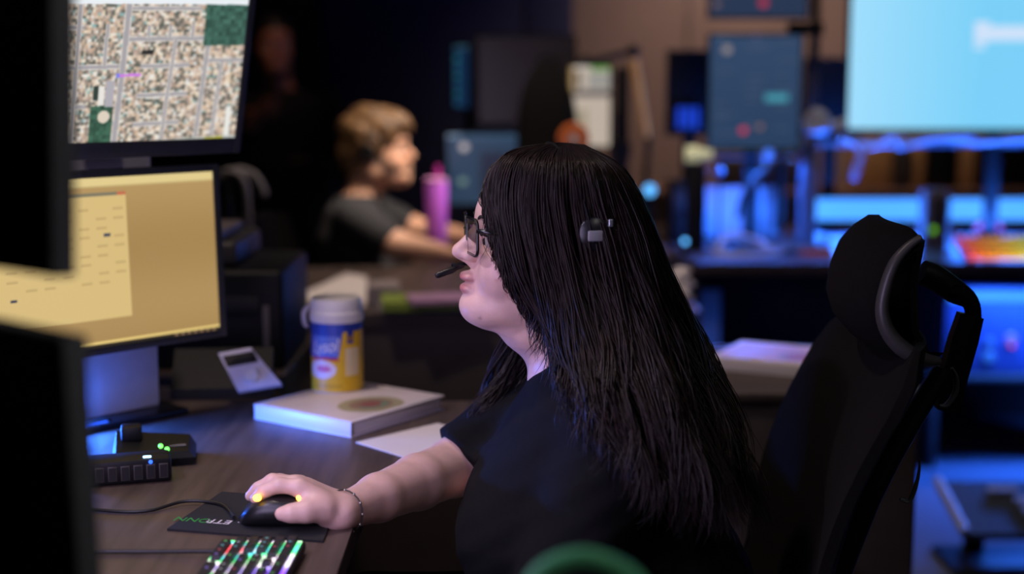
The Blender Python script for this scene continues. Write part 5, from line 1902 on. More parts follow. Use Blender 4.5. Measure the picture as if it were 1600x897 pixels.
for g in (-1, 1):
    MB().tube([(0.06 * g, 0.065, hb * 0.85), (0.07 * g, 0.10, hb * 0.55), (0.07 * g, 0.072, hb * 0.15)], 0.012, 8, 4, flat=.4).build('shoulder_strap', FABRIC, bag, 60)
op = Vector(pix(896, 214, 4.30))
orange = thing('desk_fan', 'small orange desk fan behind the woman\'s head', 'fan', (op.x, 4.30, DZ))
hh = op.z + 0.005 - DZ
OR = mat('orange_plastic', S(225, 120, 50), .4, noise=(20, .05))
Mf = Matrix.Translation((0, 0, hh - 0.01)) @ Matrix.Rotation(math.pi / 2, 4, 'X')
MB().lathe([(0.001, -0.02), (0.03, -0.02), (0.045, -0.012), (0.048, 0.0), (0.045, 0.012), (0.001, 0.012)], 24, Mf).build('guard', OR, orange)
MB().lathe([(0.001, 0.0125), (0.014, 0.0125), (0.014, 0.018), (0.001, 0.018)], 16, Mf).build('hub', WHITEP, orange)
MB().lathe([(0.05, 0.0), (0.05, 0.008), (0.012, 0.016), (0.010, hh - 0.058)], 24).build('stand', OR, orange)

# jointed lamp arm
la = Vector(pix(1004, 300, 4.9))
lamp = thing('desk_lamp', 'jointed desk lamp with a warm-coloured lower arm near the beige wall', 'lamp', (la.x, 4.9, DZ))
o_ = Vector((la.x, 4.9, DZ))
BRASS = mat('brass_arm', S(235, 180, 95), .5, metal=.0, noise=(30, .1))
MB().lathe([(0.06, 0), (0.06, 0.012), (0.02, 0.02), (0.012, 0.03)], 24).build('base', BLACKP, lamp)
MB().tube([(0, 0, 0.025), Vector(pix(1014, 212, 4.9)) - o_, Vector(pix(1012, 208, 4.9)) - o_], 0.010, 10).build('post', BLACKP, lamp)
MB().tube([Vector(pix(1012, 214, 4.9)) - o_, Vector(pix(990, 92, 4.9)) - o_], [0.012, 0.016], 10).build('lower_arm', BRASS, lamp)
MB().ball(Vector(pix(990, 80, 4.9)) - o_, 0.022, 14).build('elbow', BLACKP, lamp)
MB().tube([Vector(pix(990, 80, 4.9)) - o_, Vector(pix(918, 98, 4.88)) - o_], [0.012, 0.011], 10).build('upper_arm', BLACKP, lamp)
MB().lathe([(0.012, 0.03), (0.02, 0.02), (0.045, -0.05), (0.043, -0.05), (0.018, 0.015)], 24, Matrix.Translation(Vector(pix(914, 100, 4.88)) - o_)).build('shade', BLACKP, lamp)
ps = Vector(pix(966, 340, 5.05))
pole = thing('monitor_pole', 'black upright pole with a clamp next to the white document monitor', 'pole', (ps.x, 4.93, DZ))
zt_ = pix(968, 105, 4.93).z - DZ
MB().box((0, 0, zt_ / 2), (0.045, 0.03, zt_), bev=0.004).build('post', BLACKP, pole)
MB().box((-0.005, 0, 0.01), (0.10, 0.10, 0.02), bev=0.004).build('foot', BLACKP, pole)
MB().box((0.0, -0.024, zt_ - 0.28), (0.06, 0.016, 0.06), bev=0.004).build('clamp', DARKM, pole)
MB().box((-0.034, 0.0, zt_ * 0.5), (0.018, 0.02, zt_ * 0.9), bev=0.003).build('cable_channel', mat('tan_strip', S(120, 92, 66), .6, noise=(20, .1)), pole)

# ------------------------------------------------------------------ blue-lit workstation on the right
d3 = thing('workstation_desk', 'long dark desk washed in blue light under the big cyan screen', 'desk', (1.5, 4.8, 0))
poly3 = [(0.525, 4.34), (0.56, 4.30), (3.0, 4.30), (3.0, 5.42), (0.525, 5.42)]
DARKTOP = mat('dark_laminate', S(62, 56, 60), .35, wave=(6, 60, 6), noise=(1, .2))
MB().prism(poly3, DZ - 0.006, DZ).build('top', DARKTOP, d3, smooth=0, world=True)
MB().prism(poly3, DZ - 0.034, DZ - 0.0065).build('edge_band', EDGE, d3, smooth=30, world=True)
for x in (0.57, 2.95):
    MB().box((x, 4.88, (DZ - 0.035) / 2), (0.035, 1.02, DZ - 0.035), bev=0.003).build('side_panel', PANEL, d3, world=True)
MB().box((1.76, 5.40, (DZ - 0.035) / 2), (2.33, 0.025, DZ - 0.035), bev=0.003).build('rear_panel', PANEL, d3, world=True)

# brown side cabinet with a binder in the middle ground
c1 = thing('side_cabinet', 'low dark brown cabinet with a white binder behind the office chair', 'cabinet', (0.58, 2.92, 0))
zc = 0.70
MB().box((0, 0, zc / 2 - 0.01), (0.42, 0.46, zc - 0.022), bev=0.004).build('body', PANEL, c1)
MB().box((0, 0, zc - 0.0095), (0.44, 0.50, 0.018), bev=0.003).build('top', EDGE, c1)
for g in (-1, 1):
    dr = MB().box((0.103 * g, -0.2345, zc / 2 - 0.01), (0.198, 0.008, zc - 0.06), bev=0.002).build('door', PANEL, c1)
    MB().box((0.03 * g, -0.245, zc * 0.62), (0.012, 0.012, 0.12), bev=0.003).build('handle', DARKM, dr)
qa, qb = plane(1112, 577, zc), plane(1292, 594, zc)
ba = math.atan2((qb - qa).y, (qb - qa).x)
bl2 = (qb - qa).length + 0.02
b2 = thing('ring_binder', 'white ring binder on the brown cabinet between the woman and her chair', 'binder', (qa.x, qa.y, zc), ba)
MB().box((bl2 / 2, 0.10, 0.0015), (bl2, 0.20, 0.003), bev=0.001).build('back_cover', VINYL, b2)
MB().box((bl2 / 2, 0.10, 0.0255), (bl2, 0.20, 0.003), bev=0.001).build('front_cover', VINYL, b2)
MB().box((bl2 / 2, 0.0015, 0.0135), (bl2 - 0.002, 0.003, 0.021), bev=0.001).build('spine', VINYL, b2)
MB().box((bl2 / 2, 0.104, 0.0135), (bl2 - 0.012, 0.186, 0.019), bev=0.001).build('page_block', PAPER, b2)


def cover2(X, Z):
    C = np.zeros(X.shape + (3,))
    C[:] = [196, 160, 140]
    d = ((X - 0.155) / 0.045) ** 2 + ((Z - 0.06) / 0.04) ** 2
    C[d < 1] = [150, 130, 90]
    C[d < 0.35] = [170, 80, 60]
    return C


raster('cover_print', bl2 - 0.02, 0.17, 60, 60, cover2, PRINT, b2, Matrix.Translation((bl2 / 2, 0.012, 0.0274)) @ Matrix.Rotation(-math.pi / 2, 4, 'X'))
# crumpled tissue
tp_ = Vector(pix(1068, 458, 3.55))
tis = MB()
rs = np.random.RandomState(9)
rings = []
for i in range(9):
    t = i / 8
    r = 0.030 * (0.5 + 0.5 * math.sin(math.pi * (0.15 + 0.75 * t)))
    rings.append([((r * (1 + 0.35 * rs.normal())) * math.cos(a), (r * (1 + 0.35 * rs.normal())) * math.sin(a), 0.085 * t) for a in [2 * math.pi * k / 12 for k in range(12)]])
tis.loft(rings, M=Matrix.Translation((tp_.x - 0.01, 3.55, DZ)))
tag(tis.build('crumpled_tissue', PAPER, smooth=0), 'crumpled pale tissue just behind the woman\'s hair', 'tissue')

# big cyan screen
def cyan_ui(X, Z):
    C = np.zeros(X.shape + (3,))
    C[:] = [140, 214, 250]
    C += (np.clip((0.25 - X) * 50, -10, 14))[..., None] * np.array([1.6, 0.6, 0.2])
    rect(C, X, Z, 0.425, 0.80, 0.295, 0.345, [206, 226, 250])
    rect(C, X, Z, 0.415, 0.47, 0.29, 0.36, [206, 226, 250])
    rect(C, X, Z, 0.415, 0.455, 0.265, 0.285, [190, 224, 250])
    return C


px_monitor('big cyan screen with a white caption block on the blue-lit desk', 1319, 1800, -30, 206, 4.85, cyan_ui, SCR, nx=160, ny=100, bez=0.010)


def navy_ui(X, Z):
    C = np.zeros(X.shape + (3,))
    C[:] = [40, 62, 92]
    w, h = 0.30, 0.385
    C[:] = C + (Z / 0.385 * 10)[..., None]
    rs = np.random.RandomState(2)
    for k in range(26):
        z0 = 0.05 + 0.012 * k
        x0 = 0.02 + 0.10 * rs.randint(0, 3)
        if rs.rand() < 0.6:
            rect(C, X, Z, x0, x0 + rs.uniform(0.03, 0.08), z0, z0 + 0.005, [66, 84, 112])
    d = ((X - 0.055) / 0.014) ** 2 + ((Z - 0.325) / 0.013) ** 2 < 1
    C[d] = [150, 140, 140]
    rect(C, X, Z, 0.185, 0.26, 0.155, 0.18, [70, 150, 170])
    d = ((X - 0.115) / 0.013) ** 2 + ((Z - 0.06) / 0.012) ** 2 < 1
    C[d] = [196, 56, 84]
    d = ((X - 0.17) / 0.010) ** 2 + ((Z - 0.072) / 0.010) ** 2 < 1
    C[d] = [130, 100, 90]
    d = ((X - 0.15) / 0.012) ** 2 + ((Z - 0.375) / 0.010) ** 2 < 1
    C[d] = [130, 120, 170]
    rect(C, X, Z, 0.02, 0.06, 0.365, 0.372, [96, 110, 130])
    return C


px_monitor('dark blue list monitor left of the big cyan screen', 1103, 1251, 52, 236, 4.75, navy_ui, SCR, nx=120, ny=140)


def navy2(X, Z):
    C = np.zeros(X.shape + (3,))
    C[:] = [40, 54, 80]
    d = ((X - 0.175) / 0.015) ** 2 + ((Z - 0.045) / 0.014) ** 2 < 1
    C[d] = [170, 50, 74]
    d = ((X - 0.02) / 0.010) ** 2 + ((Z - 0.04) / 0.012) ** 2 < 1
    C[d] = [110, 90, 96]
    return C


px_monitor('dark blue monitor mounted above the list monitor at the top edge', 1106, 1264, -150, 30, 4.78, navy2, SCR, nx=80, ny=80, stand_to=False)
mp_ = Vector(pix(1266, 330, 4.84))
mpole = thing('monitor_pole', 'dark metal pole holding the stacked blue monitors', 'pole', (mp_.x + 0.01, 4.90, DZ))
zt_ = pix(1262, -60, 4.84).z - DZ
MB().box((0, 0, zt_ / 2), (0.03, 0.03, zt_), bev=0.004).build('post', mat('pole_bronze', S(84, 74, 66), .4, metal=.5, noise=(30, .1)), mpole)
MB().box((0, 0, 0.008), (0.12, 0.12, 0.016), bev=0.004).build('foot', BLACKP, mpole)
zz = pix(1250, 45, 4.84).z - DZ
MB().box((-0.045, -0.055, zz), (0.11, 0.085, 0.04), bev=0.004).build('arm', BLACKP, mpole)
MB().box((-0.06, -0.052, zt_ - 0.06), (0.12, 0.08, 0.04), bev=0.004).build('arm', BLACKP, mpole)
px_monitor('switched-off black monitor half hidden by the list monitor', 1040, 1118, 78, 212, 5.05, None, None)
px_monitor('switched-off black monitor half hidden by the big cyan screen', 1255, 1345, 90, 215, 5.2, None, None)

# LED light bars behind the desk
LED = glow('led_panel_blue', S(70, 150, 255), 1.6)


def light_bar(label, x0, x1, yt, yb, Y, pw):
    a, b = Vector(pix(x0, yb, Y)), Vector(pix(x1, yb, Y))
    h = pix(x0, yt, Y).z - a.z
    w = b.x - a.x
    c = (a + b) / 2
    t = thing('led_light_bar', label, 'light bar', (c.x, Y, DZ))
    z0 = a.z - DZ
    MB().box((0, 0.012, z0 + h / 2), (w + 0.012, 0.018, h + 0.012), bev=0.003).build('housing', BLACKP, t)
    MB().box((0, 0.0, z0 + h / 2), (w, 0.006, h)).build('diffuser', LED, t, smooth=0)
    for g in (-1, 1):
        MB().box((g * w * 0.38, 0.015, (z0 - 0.007) / 2 + 0.0005), (0.03, 0.05, z0 - 0.007), bev=0.002).build('foot', BLACKP, t)
    light('led_bar_lamp', 'AREA', (c.x, Y - 0.03, DZ + z0 + h / 2), pw, BLUE, (c.x, Y - 0.09, DZ), w, h, spread=120)
    return t


light_bar('long blue LED light bar left of the grey speaker', 1250, 1437, 311, 344, 5.12, 7.0)
light_bar('long blue LED light bar right of the grey speaker', 1484, 1720, 311, 344, 5.12, 7.0)
# white desk divider catching the blue light
dv = thing('desk_divider', 'white desk divider glowing in blue light right of the woman\'s hair', 'divider', (pix(1150, 360, 4.95).x, 4.97, DZ))
wd = pix(1226, 360, 4.95).x - pix(1076, 360, 4.95).x
hd = pix(1150, 292, 4.95).z - DZ
DIV = mat('divider_white', S(200, 205, 215), .6, noise=(20, .05))
MB().box((-wd * 0.14, 0, hd / 2), (wd * 0.70, 0.02, hd), bev=0.004).build('panel', DIV, dv)
MB().box((wd * 0.36, 0.03, hd / 2), (wd * 0.28, 0.02, hd * 0.98), bev=0.004).build('panel', DIV, dv)
for g in (-1, 1):
    MB().box((g * wd * 0.3, 0.0, 0.004), (0.03, 0.12, 0.008), bev=0.002).build('foot', BLACKP, dv)
light('added_divider_lamp', 'AREA', (dv.location.x - 0.05, 4.62, DZ + 0.04), 2.4, BLUE, (dv.location.x - 0.05, 4.97, DZ + 0.12), 0.3, 0.03)  # added lamp that turns the white divider blue
lb3 = thing('led_light_bar', 'thin added blue LED strip lighting the white divider', 'light bar', (dv.location.x - 0.05, 4.60, DZ))  # added strip as the fixture of the divider lamp
MB().box((0, 0, 0.006), (0.30, 0.02, 0.011), bev=0.002).build('housing', BLACKP, lb3)
MB().box((0, 0.0, 0.0125), (0.28, 0.012, 0.002)).build('diffuser', glow('added_blue_strip', (0.03, 0.15, 1.0), 1.5), lb3)

lq = Vector(pix(1180, 240, 4.72))
lb4 = thing('led_light_bar', 'added blue LED strip under the list monitor lighting the desk', 'light bar', (lq.x, 4.735, lq.z - 0.014))  # added strip, fixture for the lamp over the desk clutter
MB().box((0, 0, 0.006), (0.28, 0.014, 0.010), bev=0.002).build('housing', BLACKP, lb4)
MB().box((0, 0, -0.0002), (0.26, 0.010, 0.002)).build('diffuser', glow('added_blue_strip', (0.03, 0.15, 1.0), 1.5), lb4)
light('added_list_monitor_lamp', 'AREA', (lq.x, 4.735, lq.z - 0.02), 7.0, BLUE, (lq.x - 0.02, 4.60, DZ), 0.26, 0.012)  # added to throw blue light on the clutter below
# grey speaker
sp0 = Vector(pix(1461, 380, 4.72))
spk = thing('desk_speaker', 'grey desk speaker with a green light between the LED bars', 'speaker', (sp0.x, 4.72, DZ))
hs_ = pix(1461, 296, 4.72).z - DZ
MB().box((0, 0.03, hs_ / 2), (0.085, 0.08, hs_ - 0.001), bev=0.012, seg=3).build('cabinet', mat('speaker_grey', S(112, 104, 104), .5, noise=(30, .08)), spk)
MB().box((0.006, -0.0105, hs_ * 0.62), (0.05, 0.004, hs_ * 0.5), bev=0.0015).build('grille', mat('grille_dark', S(56, 52, 54), .8, noise=(300, .3)), spk)
MB().ball((-0.012, -0.012, hs_ * 0.30), 0.011, 14, (1, .4, 1)).build('power_light', glow('speaker_green', S(110, 190, 40), 1.0), spk)
MB().lathe([(0.008, 0), (0.008, 0.006), (0.001, 0.006)], 14, Matrix.Translation((0.018, -0.0105, hs_ * 0.24)) @ Matrix.Rotation(math.pi / 2, 4, 'X')).build('dial', BLACKP, spk)

# rainbow keyboard in the background
kq = plane(1560, 402, DZ + 0.02)
k2 = thing('keyboard', 'glowing orange and yellow keyboard on the blue-lit desk', 'keyboard', (kq.x + 0.125, 4.40, DZ + 0.024), 0.0)
k2.rotation_euler = (0.30, 0, 0)
for g in (-1, 1):
    MB().box((0.15 * g, 0.055, -0.018), (0.03, 0.012, 0.040), bev=0.002).build('fold_out_foot', BLACKP, k2)
MB().box((0, 0, 0.010), (0.42, 0.14, 0.018), bev=0.004).build('case', BLACKP, k2)
RB = mat('rainbow_plate', (0.02, 0.02, 0.02), .4)
nt = RB.node_tree
tc = nt.nodes.new('ShaderNodeTexCoord')
sx = nt.nodes.new('ShaderNodeSeparateXYZ')
mr = nt.nodes.new('ShaderNodeMapRange')
mr.inputs['From Min'].default_value = -0.21
mr.inputs['From Max'].default_value = 0.21
rp = nt.nodes.new('ShaderNodeValToRGB')
for ps, c in ((0.0, (1, 0.05, 0.25, 1)), (0.10, (1, 0.16, 0.02, 1)), (0.3, (1, 0.45, 0.03, 1)), (0.5, (0.9, 0.85, 0.1, 1)), (0.75, (0.2, 0.9, 0.2, 1))):
    e = rp.color_ramp.elements.new(ps)
    e.color = c
nt.links.new(tc.outputs['Object'], sx.inputs['Vector'])
nt.links.new(sx.outputs['X'], mr.inputs['Value'])
nt.links.new(mr.outputs['Result'], rp.inputs['Fac'])
nt.links.new(rp.outputs['Color'], nt.nodes['Principled BSDF'].inputs['Emission Color'])
nt.nodes['Principled BSDF'].inputs['Emission Strength'].default_value = 1.5
MB().box((0, 0, 0.0195), (0.41, 0.13, 0.001)).build('light_plate', RB, k2, smooth=0)
MB().box((0, -0.0715, 0.010), (0.40, 0.002, 0.010)).build('edge_light', RB, k2, smooth=0)
ksrc = None
kmm = MB()
s0, s1 = 0.0072, 0.006
kmm.add([(-s0, -s0, 0), (s0, -s0, 0), (s0, s0, 0), (-s0, s0, 0), (-s1, -s1, 0.007), (s1, -s1, 0.007), (s1, s1, 0.007), (-s1, s1, 0.007)],
        [(0, 1, 5, 4), (1, 2, 6, 5), (2, 3, 7, 6), (3, 0, 4, 7), (4, 5, 6, 7), (3, 2, 1, 0)])
KEYT = mat('key_cap_glow', S(60, 40, 20), .5, noise=(60, .1))
for r in range(5):
    for c in range(18):
        M = Matrix.Translation((-0.195 + c * 0.0228, -0.05 + r * 0.0255, 0.0202))
        if ksrc is None:
            ksrc = kmm.build('key', KEYT, k2, smooth=0)
            ksrc.matrix_local = M
        else:
            share(ksrc, 'key', k2, M)
pm = Vector(pix(1545, 352, 5.0))
m3 = thing('computer_mouse', 'glowing magenta mouse behind the orange keyboard', 'mouse', (pm.x, 5.0, DZ))
MB().box((0, 0, 0.014), (0.10, 0.055, 0.026), bev=0.008, seg=3).build('base', BLACKP, m3)
MB().ball((0, 0, 0.032), 0.048, 14, (1.0, 0.55, 0.45)).build('shell', glow('magenta_shell', S(200, 70, 235), 0.9), m3)

# second keyboard, headset and cables in the blue light
kq = plane(1215, 398, DZ)
k3 = thing('keyboard', 'black keyboard with a reddish glowing edge near the white divider', 'keyboard', (kq.x + 0.03, kq.y + 0.04, DZ), -0.06)
MB().box((0, 0, 0.009), (0.30, 0.12, 0.016), bev=0.004).build('case', BLACKP, k3)
MB().box((0.09, -0.0615, 0.009), (0.10, 0.002, 0.006)).build('edge_light', glow('red_edge', (1, 0.2, 0.05), 0.3), k3, smooth=0)
ks = None
for r in range(4):
    for c in range(12):
        M = Matrix.Translation((-0.135 + c * 0.0245, -0.04 + r * 0.026, 0.0172))
        if ks is None:
            ks = kmm.build('key', GREYP, k3, smooth=0)
            ks.matrix_local = M
        else:
            share(ks, 'key', k3, M)
WC = mat('pale_cable', S(190, 195, 205), .5, noise=(30, .05))
hp = Vector(pix(1160, 372, 4.50))
hd2 = thing('headset', 'pale headset lying on the blue-lit desk by the divider', 'headset', (hp.x, 4.52, DZ))
MB().tube([(-0.07, 0, 0.022), (-0.055, 0.03, 0.045), (0.0, 0.05, 0.055), (0.06, 0.04, 0.040), (0.09, 0.0, 0.02)], 0.007, 8, 4, flat=.6).build('headband', WC, hd2, 60)
for x in (-0.072, 0.092):
    MB().lathe([(0.001, 0.0), (0.030, 0.0), (0.034, 0.010), (0.028, 0.020), (0.001, 0.020)], 20, Matrix.Translation((x, 0, 0.0005))).build('ear_cup', GREYP, hd2, 60)
MB().tube([(0.09, -0.01, 0.02), (0.12, -0.06, 0.018), (0.10, -0.10, 0.012)], 0.004, 8, 4).build('microphone_boom', GREYP, hd2, 60)
cables = [('pale cable looping over the blue-lit desk beside the headset', [(1120, 378, 4.45), (1150, 368, 4.4), (1190, 372, 4.42), (1230, 366, 4.5), (1290, 372, 4.55)], 0.008, 'z'),
          ('curved black cable hanging from the monitor pole to the divider', [(1270, 225, 4.72), (1230, 245, 4.70), (1190, 270, 4.68), (1162, 305, 4.66), (1154, 340, 4.66)], 0.009, None),
          ('blue-lit cable bundle hanging below the left end of the cyan screen', [(1258, 200, 4.80), (1275, 178, 4.79), (1290, 196, 4.78), (1262, 205, 4.79), (1300, 200, 4.80), (1322, 192, 4.80)], 0.021, None),
          ('thick cable drooping below the left corner of the cyan screen', [(1262, 214, 4.80), (1300, 214, 4.79), (1334, 222, 4.78), (1346, 240, 4.77), (1338, 262, 4.77), (1334, 280, 4.77)], 0.011, None),
          ('cable run along the underside of the cyan screen', [(1330, 222, 4.82), (1370, 224, 4.81), (1395, 212, 4.80), (1410, 226, 4.80), (1470, 216, 4.80), (1530, 222, 4.80), (1600, 218, 4.81), (1700, 222, 4.81)], 0.010, None),
          ('second cable below the cyan screen with a loose loop', [(1345, 230, 4.79), (1390, 226, 4.78), (1408, 216, 4.78), (1420, 226, 4.77), (1404, 232, 4.78), (1450, 218, 4.78), (1520, 214, 4.79)], 0.007, None)]
for lab_, pts, r, zf in cables:
    P = [Vector(pix(*p)) for p in pts]
    if zf:
        P = [Vector((p.x, p.y, DZ + r + 0.0005)) for p in P]
    tag(MB().tube(P, r, 8, 5).build('cable', WC if 'black' not in lab_ else CABLE, None, 180), lab_, 'cable', 'cables at the blue-lit desk')
tr = thing('cable_tray', 'metal cable tray under the big cyan screen', 'cable tray', (pix(1460, 225, 4.86).x, 4.95, pix(1460, 226, 4.95).z))
MB().box((0, 0, 0), (1.05, 0.05, 0.012), bev=0.003).build('tray', mat('tray_metal', S(120, 122, 130), .4, metal=.5, noise=(30, .08)), tr)
for g in (-0.5, 0.5):
    MB().box((g, 0.02, -0.155), (0.03, 0.03, 0.298), bev=0.003).build('upright', BLACKP, tr)
for (px_, wdt, pw, lab_) in ((1318, 0.24, 12.0, 'short added blue LED strip lighting the cable bundle'), (1600, 0.40, 14.0, 'short added blue LED strip lighting cables behind the orange keyboard')):  # strips and lamps added to light the cables from below
    xk = pix(px_, 345, 4.78).x
    t = thing('led_light_bar', lab_, 'light bar', (xk, 4.79, DZ))
    MB().box((0, 0, 0.005), (wdt + 0.01, 0.022, 0.009), bev=0.002).build('housing', BLACKP, t)
    MB().box((0, 0, 0.0102), (wdt, 0.014, 0.0015)).build('diffuser', glow('added_blue_strip', (0.03, 0.15, 1.0), 1.5), t)
    light('added_desk_strip_lamp', 'AREA', (xk, 4.79, DZ + 0.015), pw, BLUE, (xk, 4.77, DZ + 0.36), wdt, 0.014)
arm = thing('desk_mount', 'blue-tinted upright desk mount below the cable bundle', 'desk mount', (pix(1266, 300, 4.70).x, 4.74, DZ))
za = pix(1266, 212, 4.72).z - DZ
MB().box((0, 0, za / 2), (0.055, 0.035, za), bev=0.006).build('post', mat('arm_grey', S(90, 95, 110), .5, noise=(30, .1)), arm)
MB().box((0, 0, 0.006), (0.10, 0.09, 0.012), bev=0.003).build('foot', BLACKP, arm)
MB().tube([(0, 0, za - 0.01), (0.06, 0.01, za - 0.012), (0.10, 0.025, za - 0.006)], 0.014, 10, 3).build('swing_link', BLACKP, arm)

# small indicator lamps and odd things
def indicator(label, px_, py_, Y, r, col, es):
    c = Vector(pix(px_, py_, Y))
    t = thing('indicator_lamp', label, 'indicator lamp', (c.x, Y, DZ))
    h = c.z - DZ
    if h > r + 0.02:
        MB().tube([(0, 0.012, 0.004), (0, 0.012, h)], 0.005, 8).build('stem', BLACKP, t)
        MB().lathe([(0.022, 0), (0.022, 0.006), (0.006, 0.008)], 16, Matrix.Translation((0, 0.012, 0))).build('foot', BLACKP, t)
    else:
        MB().box((0, 0.012, h / 2), (0.04, 0.03, h), bev=0.003).build('foot', BLACKP, t)
    MB().ball((0, -0.004, h), r, 14).build('bulb', glow('lamp_%d_%d' % (px_, py_), col, es), t)


indicator('large light blue indicator lamp beside the woman\'s hair', 1015, 297, 4.6, 0.020, S(90, 180, 255), 1.5)
indicator('small light blue indicator lamp low on the desk near the hair', 1070, 377, 4.42, 0.008, S(90, 180, 255), 3.0)
indicator('blue indicator lamp under the right corner of the list monitor', 1200, 241, 4.70, 0.016, S(60, 120, 255), 1.2)
indicator('dim blue indicator lamp under the middle of the list monitor', 1125, 268, 4.72, 0.013, S(30, 80, 230), 1.0)
cf = Vector(pix(1092, 242, 4.55))
tl = thing('torch', 'pale yellow-green torch standing head-up beside the list monitor', 'torch', (cf.x, 4.60, DZ))
hc = cf.z - DZ
PY = mat('pale_yellow', S(225, 226, 180), .5, noise=(20, .05), emit=S(225, 226, 180), es=0.35)
MB().tube([(-0.035, 0, hc), (0.0, 0, hc), (0.02, 0, hc), (0.048, 0, hc)], [0.026, 0.026, 0.016, 0.014], 14).build('head', PY, tl, 60)
MB().box((0, 0.01, (hc - 0.03) / 2), (0.06, 0.05, hc - 0.03), bev=0.004).build('stand', BLACKP, tl)
bx = Vector(pix(1048, 372, 4.62))
bb = thing('equipment_box', 'dark box between the woman\'s hair and the white divider', 'equipment box', (0.588, 4.86, DZ))
MB().box((0, 0, 0.105), (0.105, 0.16, 0.208), bev=0.006).build('case', BLACKP, bb)
MB().box((0.0, -0.081, 0.15), (0.09, 0.003, 0.06), bev=0.001).build('front_plate', BEZEL, bb)
lp_ = Vector(pix(1078, 186, 4.98))
bp_ = thing('backlit_keypad', 'small blue backlit keypad on the black monitor left of the list monitor', 'keypad', (lp_.x, 5.045, pix(1078, 205, 4.98).z))
hk = pix(1078, 164, 4.98).z - pix(1078, 205, 4.98).z
MB().box((0, -0.006, hk / 2), (0.095, 0.008, hk), bev=0.002).build('case', BLACKP, bp_)
for k in range(3):
    MB().box((-0.028 + 0.028 * k, -0.0115, hk / 2), (0.020, 0.003, hk * 0.8)).build('key_column', glow('keypad_blue', (0.01, 0.06, 0.75), 0.8), bp_, smooth=0)

# under the blue desk: computer tower, LED strip, footrest
tw = Vector(pix(1530, 540, 4.75))
tower = thing('computer_tower', 'computer tower with a bright blue light strip under the blue-lit desk', 'computer', (tw.x + 0.10, 4.85, 0.32))
zt2 = pix(1530, 452, 4.62).z - 0.32
MB().box((0, 0, zt2 / 2), (0.50, 0.40, zt2 - 0.002), bev=0.008).build('case', mat('tower_case', S(60, 70, 110), .35, noise=(30, .1)), tower)
MB().box((-0.03, -0.203, zt2 - 0.03), (0.42, 0.004, 0.030)).build('light_strip', glow('tower_strip', S(60, 150, 255), 1.3), tower, smooth=0)
for (dx, dz_, r, cl_) in ((-0.03, 0.12, 0.018, S(110, 120, 255)), (-0.10, 0.11, 0.014, S(40, 110, 255)), (-0.10, 0.06, 0.018, S(40, 110, 240))):
    MB().lathe([(r, 0), (r, 0.01), (r * 0.7, 0.014), (0.001, 0.014)], 16, Matrix.Translation((dx, -0.20, dz_)) @ Matrix.Rotation(math.pi / 2, 4, 'X')).build('knob', glow('knob_%d' % int(r * 1e4 + dz_ * 1e3), cl_, 0.8), tower)
MB().ball((-0.03, -0.214, 0.10), 0.008, 10).build('red_light', glow('tower_red', (1, 0.05, 0.2), 0.8), tower)
shf = thing('low_shelf', 'low dark shelf carrying the computer tower', 'shelf', (tw.x + 0.10, 4.85, 0))
MB().box((0, 0, 0.31), (0.60, 0.46, 0.0195), bev=0.003).build('board', PANEL, shf)
for g in (-1, 1):
    MB().box((0.28 * g, 0, 0.15), (0.025, 0.44, 0.299), bev=0.003).build('side', PANEL, shf)
bpn = thing('privacy_screen', 'narrow panel glowing deep blue below the desk behind the woman\'s hair', 'panel', (pix(1098, 500, 4.7).x, 4.78, 0))
MB().box((0, 0, 0.295), (0.14, 0.02, 0.58), bev=0.004).build('panel', DIV, bpn)
MB().box((0, 0, 0.0025), (0.16, 0.12, 0.005)).build('foot', BLACKP, bpn)
light('under_desk_led_lamp', 'AREA', (2.0, 4.45, 0.69), 44.0, BLUE, (1.98, 4.35, 0.0), 1.0, 0.03, spread=150)
light('under_desk_led_lamp_left', 'AREA', (pix(1090, 500, 4.6).x + 0.02, 4.55, 0.30), 0.14, BLUE, (pix(1098, 500, 4.7).x, 4.78, 0.45), 0.1, 0.03)
light('tower_led_lamp', 'AREA', (tw.x + 0.08, 4.60, 0.60), 0.8, BLUE, (tw.x + 0.08, 4.68, 0.42), 0.4, 0.02)
us = thing('led_light_bar', 'blue LED strip fixed under the blue-lit desk top', 'light bar', (2.0, 4.45, 0.694))
MB().box((0, 0, 0.005), (1.0, 0.02, 0.01), bev=0.002).build('housing', BLACKP, us)
MB().box((0, 0, -0.0012), (0.98, 0.014, 0.002)).build('diffuser', glow('under_strip', (0.03, 0.15, 1.0), 2.0), us)

fr = Vector(pix(1540, 850, 3.72))
foot = thing('footrest', 'tilted footrest with ribbed treads on the blue carpet', 'footrest', (fr.x, 3.66, 0), 0.0)
A = [Vector(pix(1464, 752, 3.80)), Vector(pix(1508, 834, 3.62)), Vector(pix(1680, 834, 3.62)), Vector(pix(1680, 752, 3.80))]
o_ = Vector((fr.x, 3.66, 0))
nrmf = (A[1] - A[0]).cross(A[3] - A[0]).normalized()
if nrmf.z < 0:
    nrmf = -nrmf
MB().loft([[tuple(p - o_) for p in A], [tuple(p - o_ - nrmf * 0.025) for p in A]]).build('platform', mat('footrest_grey', S(60, 62, 70), .5, noise=(60, .15)), foot, smooth=0)
MB().tube([A[0] - o_ + nrmf * 0.006, A[1] - o_ + nrmf * 0.006], 0.014, 8).build('side_rail', mat('rail_grey', S(150, 155, 165), .4, noise=(30, .05)), foot)
TREAD = mat('tread_pale', S(170, 172, 180), .5, noise=(30, .05))
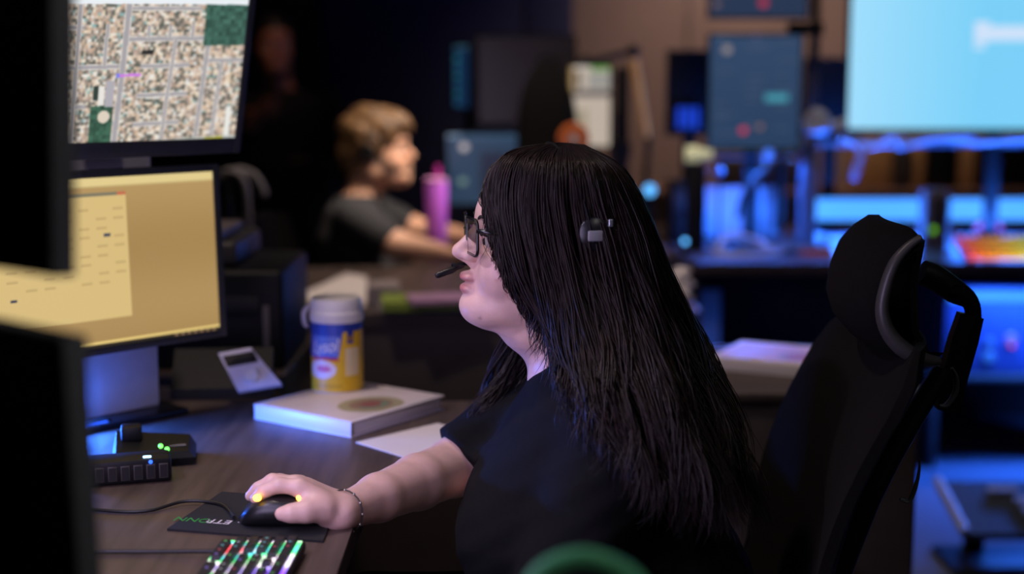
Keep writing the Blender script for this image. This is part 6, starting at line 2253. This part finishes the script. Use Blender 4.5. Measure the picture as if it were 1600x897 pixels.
for (u0, u1, v0, v1) in ((0.34, 0.56, 0.14, 0.24), (0.52, 0.80, 0.34, 0.44), (0.55, 0.83, 0.47, 0.53), (0.57, 0.85, 0.57, 0.66)):
    q = []
    for (u, v) in ((u0, v0), (u1, v0), (u1, v1), (u0, v1)):
        p = A[0].lerp(A[3], u).lerp(A[1].lerp(A[2], u), v)
        q.append(p - o_)
    MB().loft([[tuple(p + nrmf * 0.0005) for p in q], [tuple(p + nrmf * 0.010) for p in q]]).build('tread', TREAD, foot, smooth=0)
for (x, y) in ((-0.02, 0.10), (0.20, 0.10)):
    zt3 = 0.13
    MB().box((x, y, zt3 / 2 + 0.001), (0.05, 0.04, zt3), bev=0.004).build('leg', BLACKP, foot)
MB().box((0.09, 0.02, 0.011), (0.44, 0.22, 0.02), bev=0.008).build('base', BLACKP, foot)

# ------------------------------------------------------------------ far counter along the back wall
ct = thing('back_counter', 'long brown counter along the beige back wall', 'counter', (1.8, 7.25, 0))
MB().box((0, 0, 0.36), (3.4, 0.54, 0.72), bev=0.004).build('body', mat('counter_brown', S(96, 70, 60), .6, wave=(3, 3, 40), noise=(1, .2)), ct)
MB().box((0, -0.01, 0.735), (3.46, 0.58, 0.03), bev=0.004).build('top', mat('counter_top', S(120, 88, 74), .5, wave=(3, 30, 3), noise=(1, .2)), ct)
AMB = mat('kraft_board', S(176, 128, 78), .7, noise=(20, .1))
DKB = mat('dark_board', S(50, 40, 38), .7, noise=(20, .1))
for (x0, x1, yt, m_, lab_) in ((1340, 1392, 222, AMB, 'kraft carton under the left end of the cyan screen'),
                               (1394, 1424, 232, DKB, 'small dark carton between two kraft cartons'),
                               (1426, 1442, 224, AMB, 'narrow kraft carton left of the wide black carton'),
                               (1444, 1494, 220, BLACKP, 'wide black carton on the back counter'),
                               (1496, 1522, 222, AMB, 'narrow kraft carton right of the wide black carton'),
                               (1526, 1640, 224, BLACKP, 'long black carton at the right edge of the back counter'),
                               (1128, 1250, 250, DKB, 'flat dark carton below the list monitor on the back counter')):
    a, b = pix(x0, 285, 7.1), pix(x1, 285, 7.1)
    w = b.x - a.x
    h = pix(x0, yt, 7.1).z - 0.751
    t = thing('carton', lab_, 'carton', ((a.x + b.x) / 2, 7.2, 0.7505), 0, 'cartons on the back counter')
    MB().box((0, 0, h / 2), (w - 0.006, 0.24, h), bev=0.002).build('box', m_, t)
    MB().box((0, 0, h + 0.0008), (w - 0.02, 0.03, 0.001)).build('tape', mat('parcel_tape', S(150, 120, 90), .3, noise=(20, .05)), t, smooth=0)
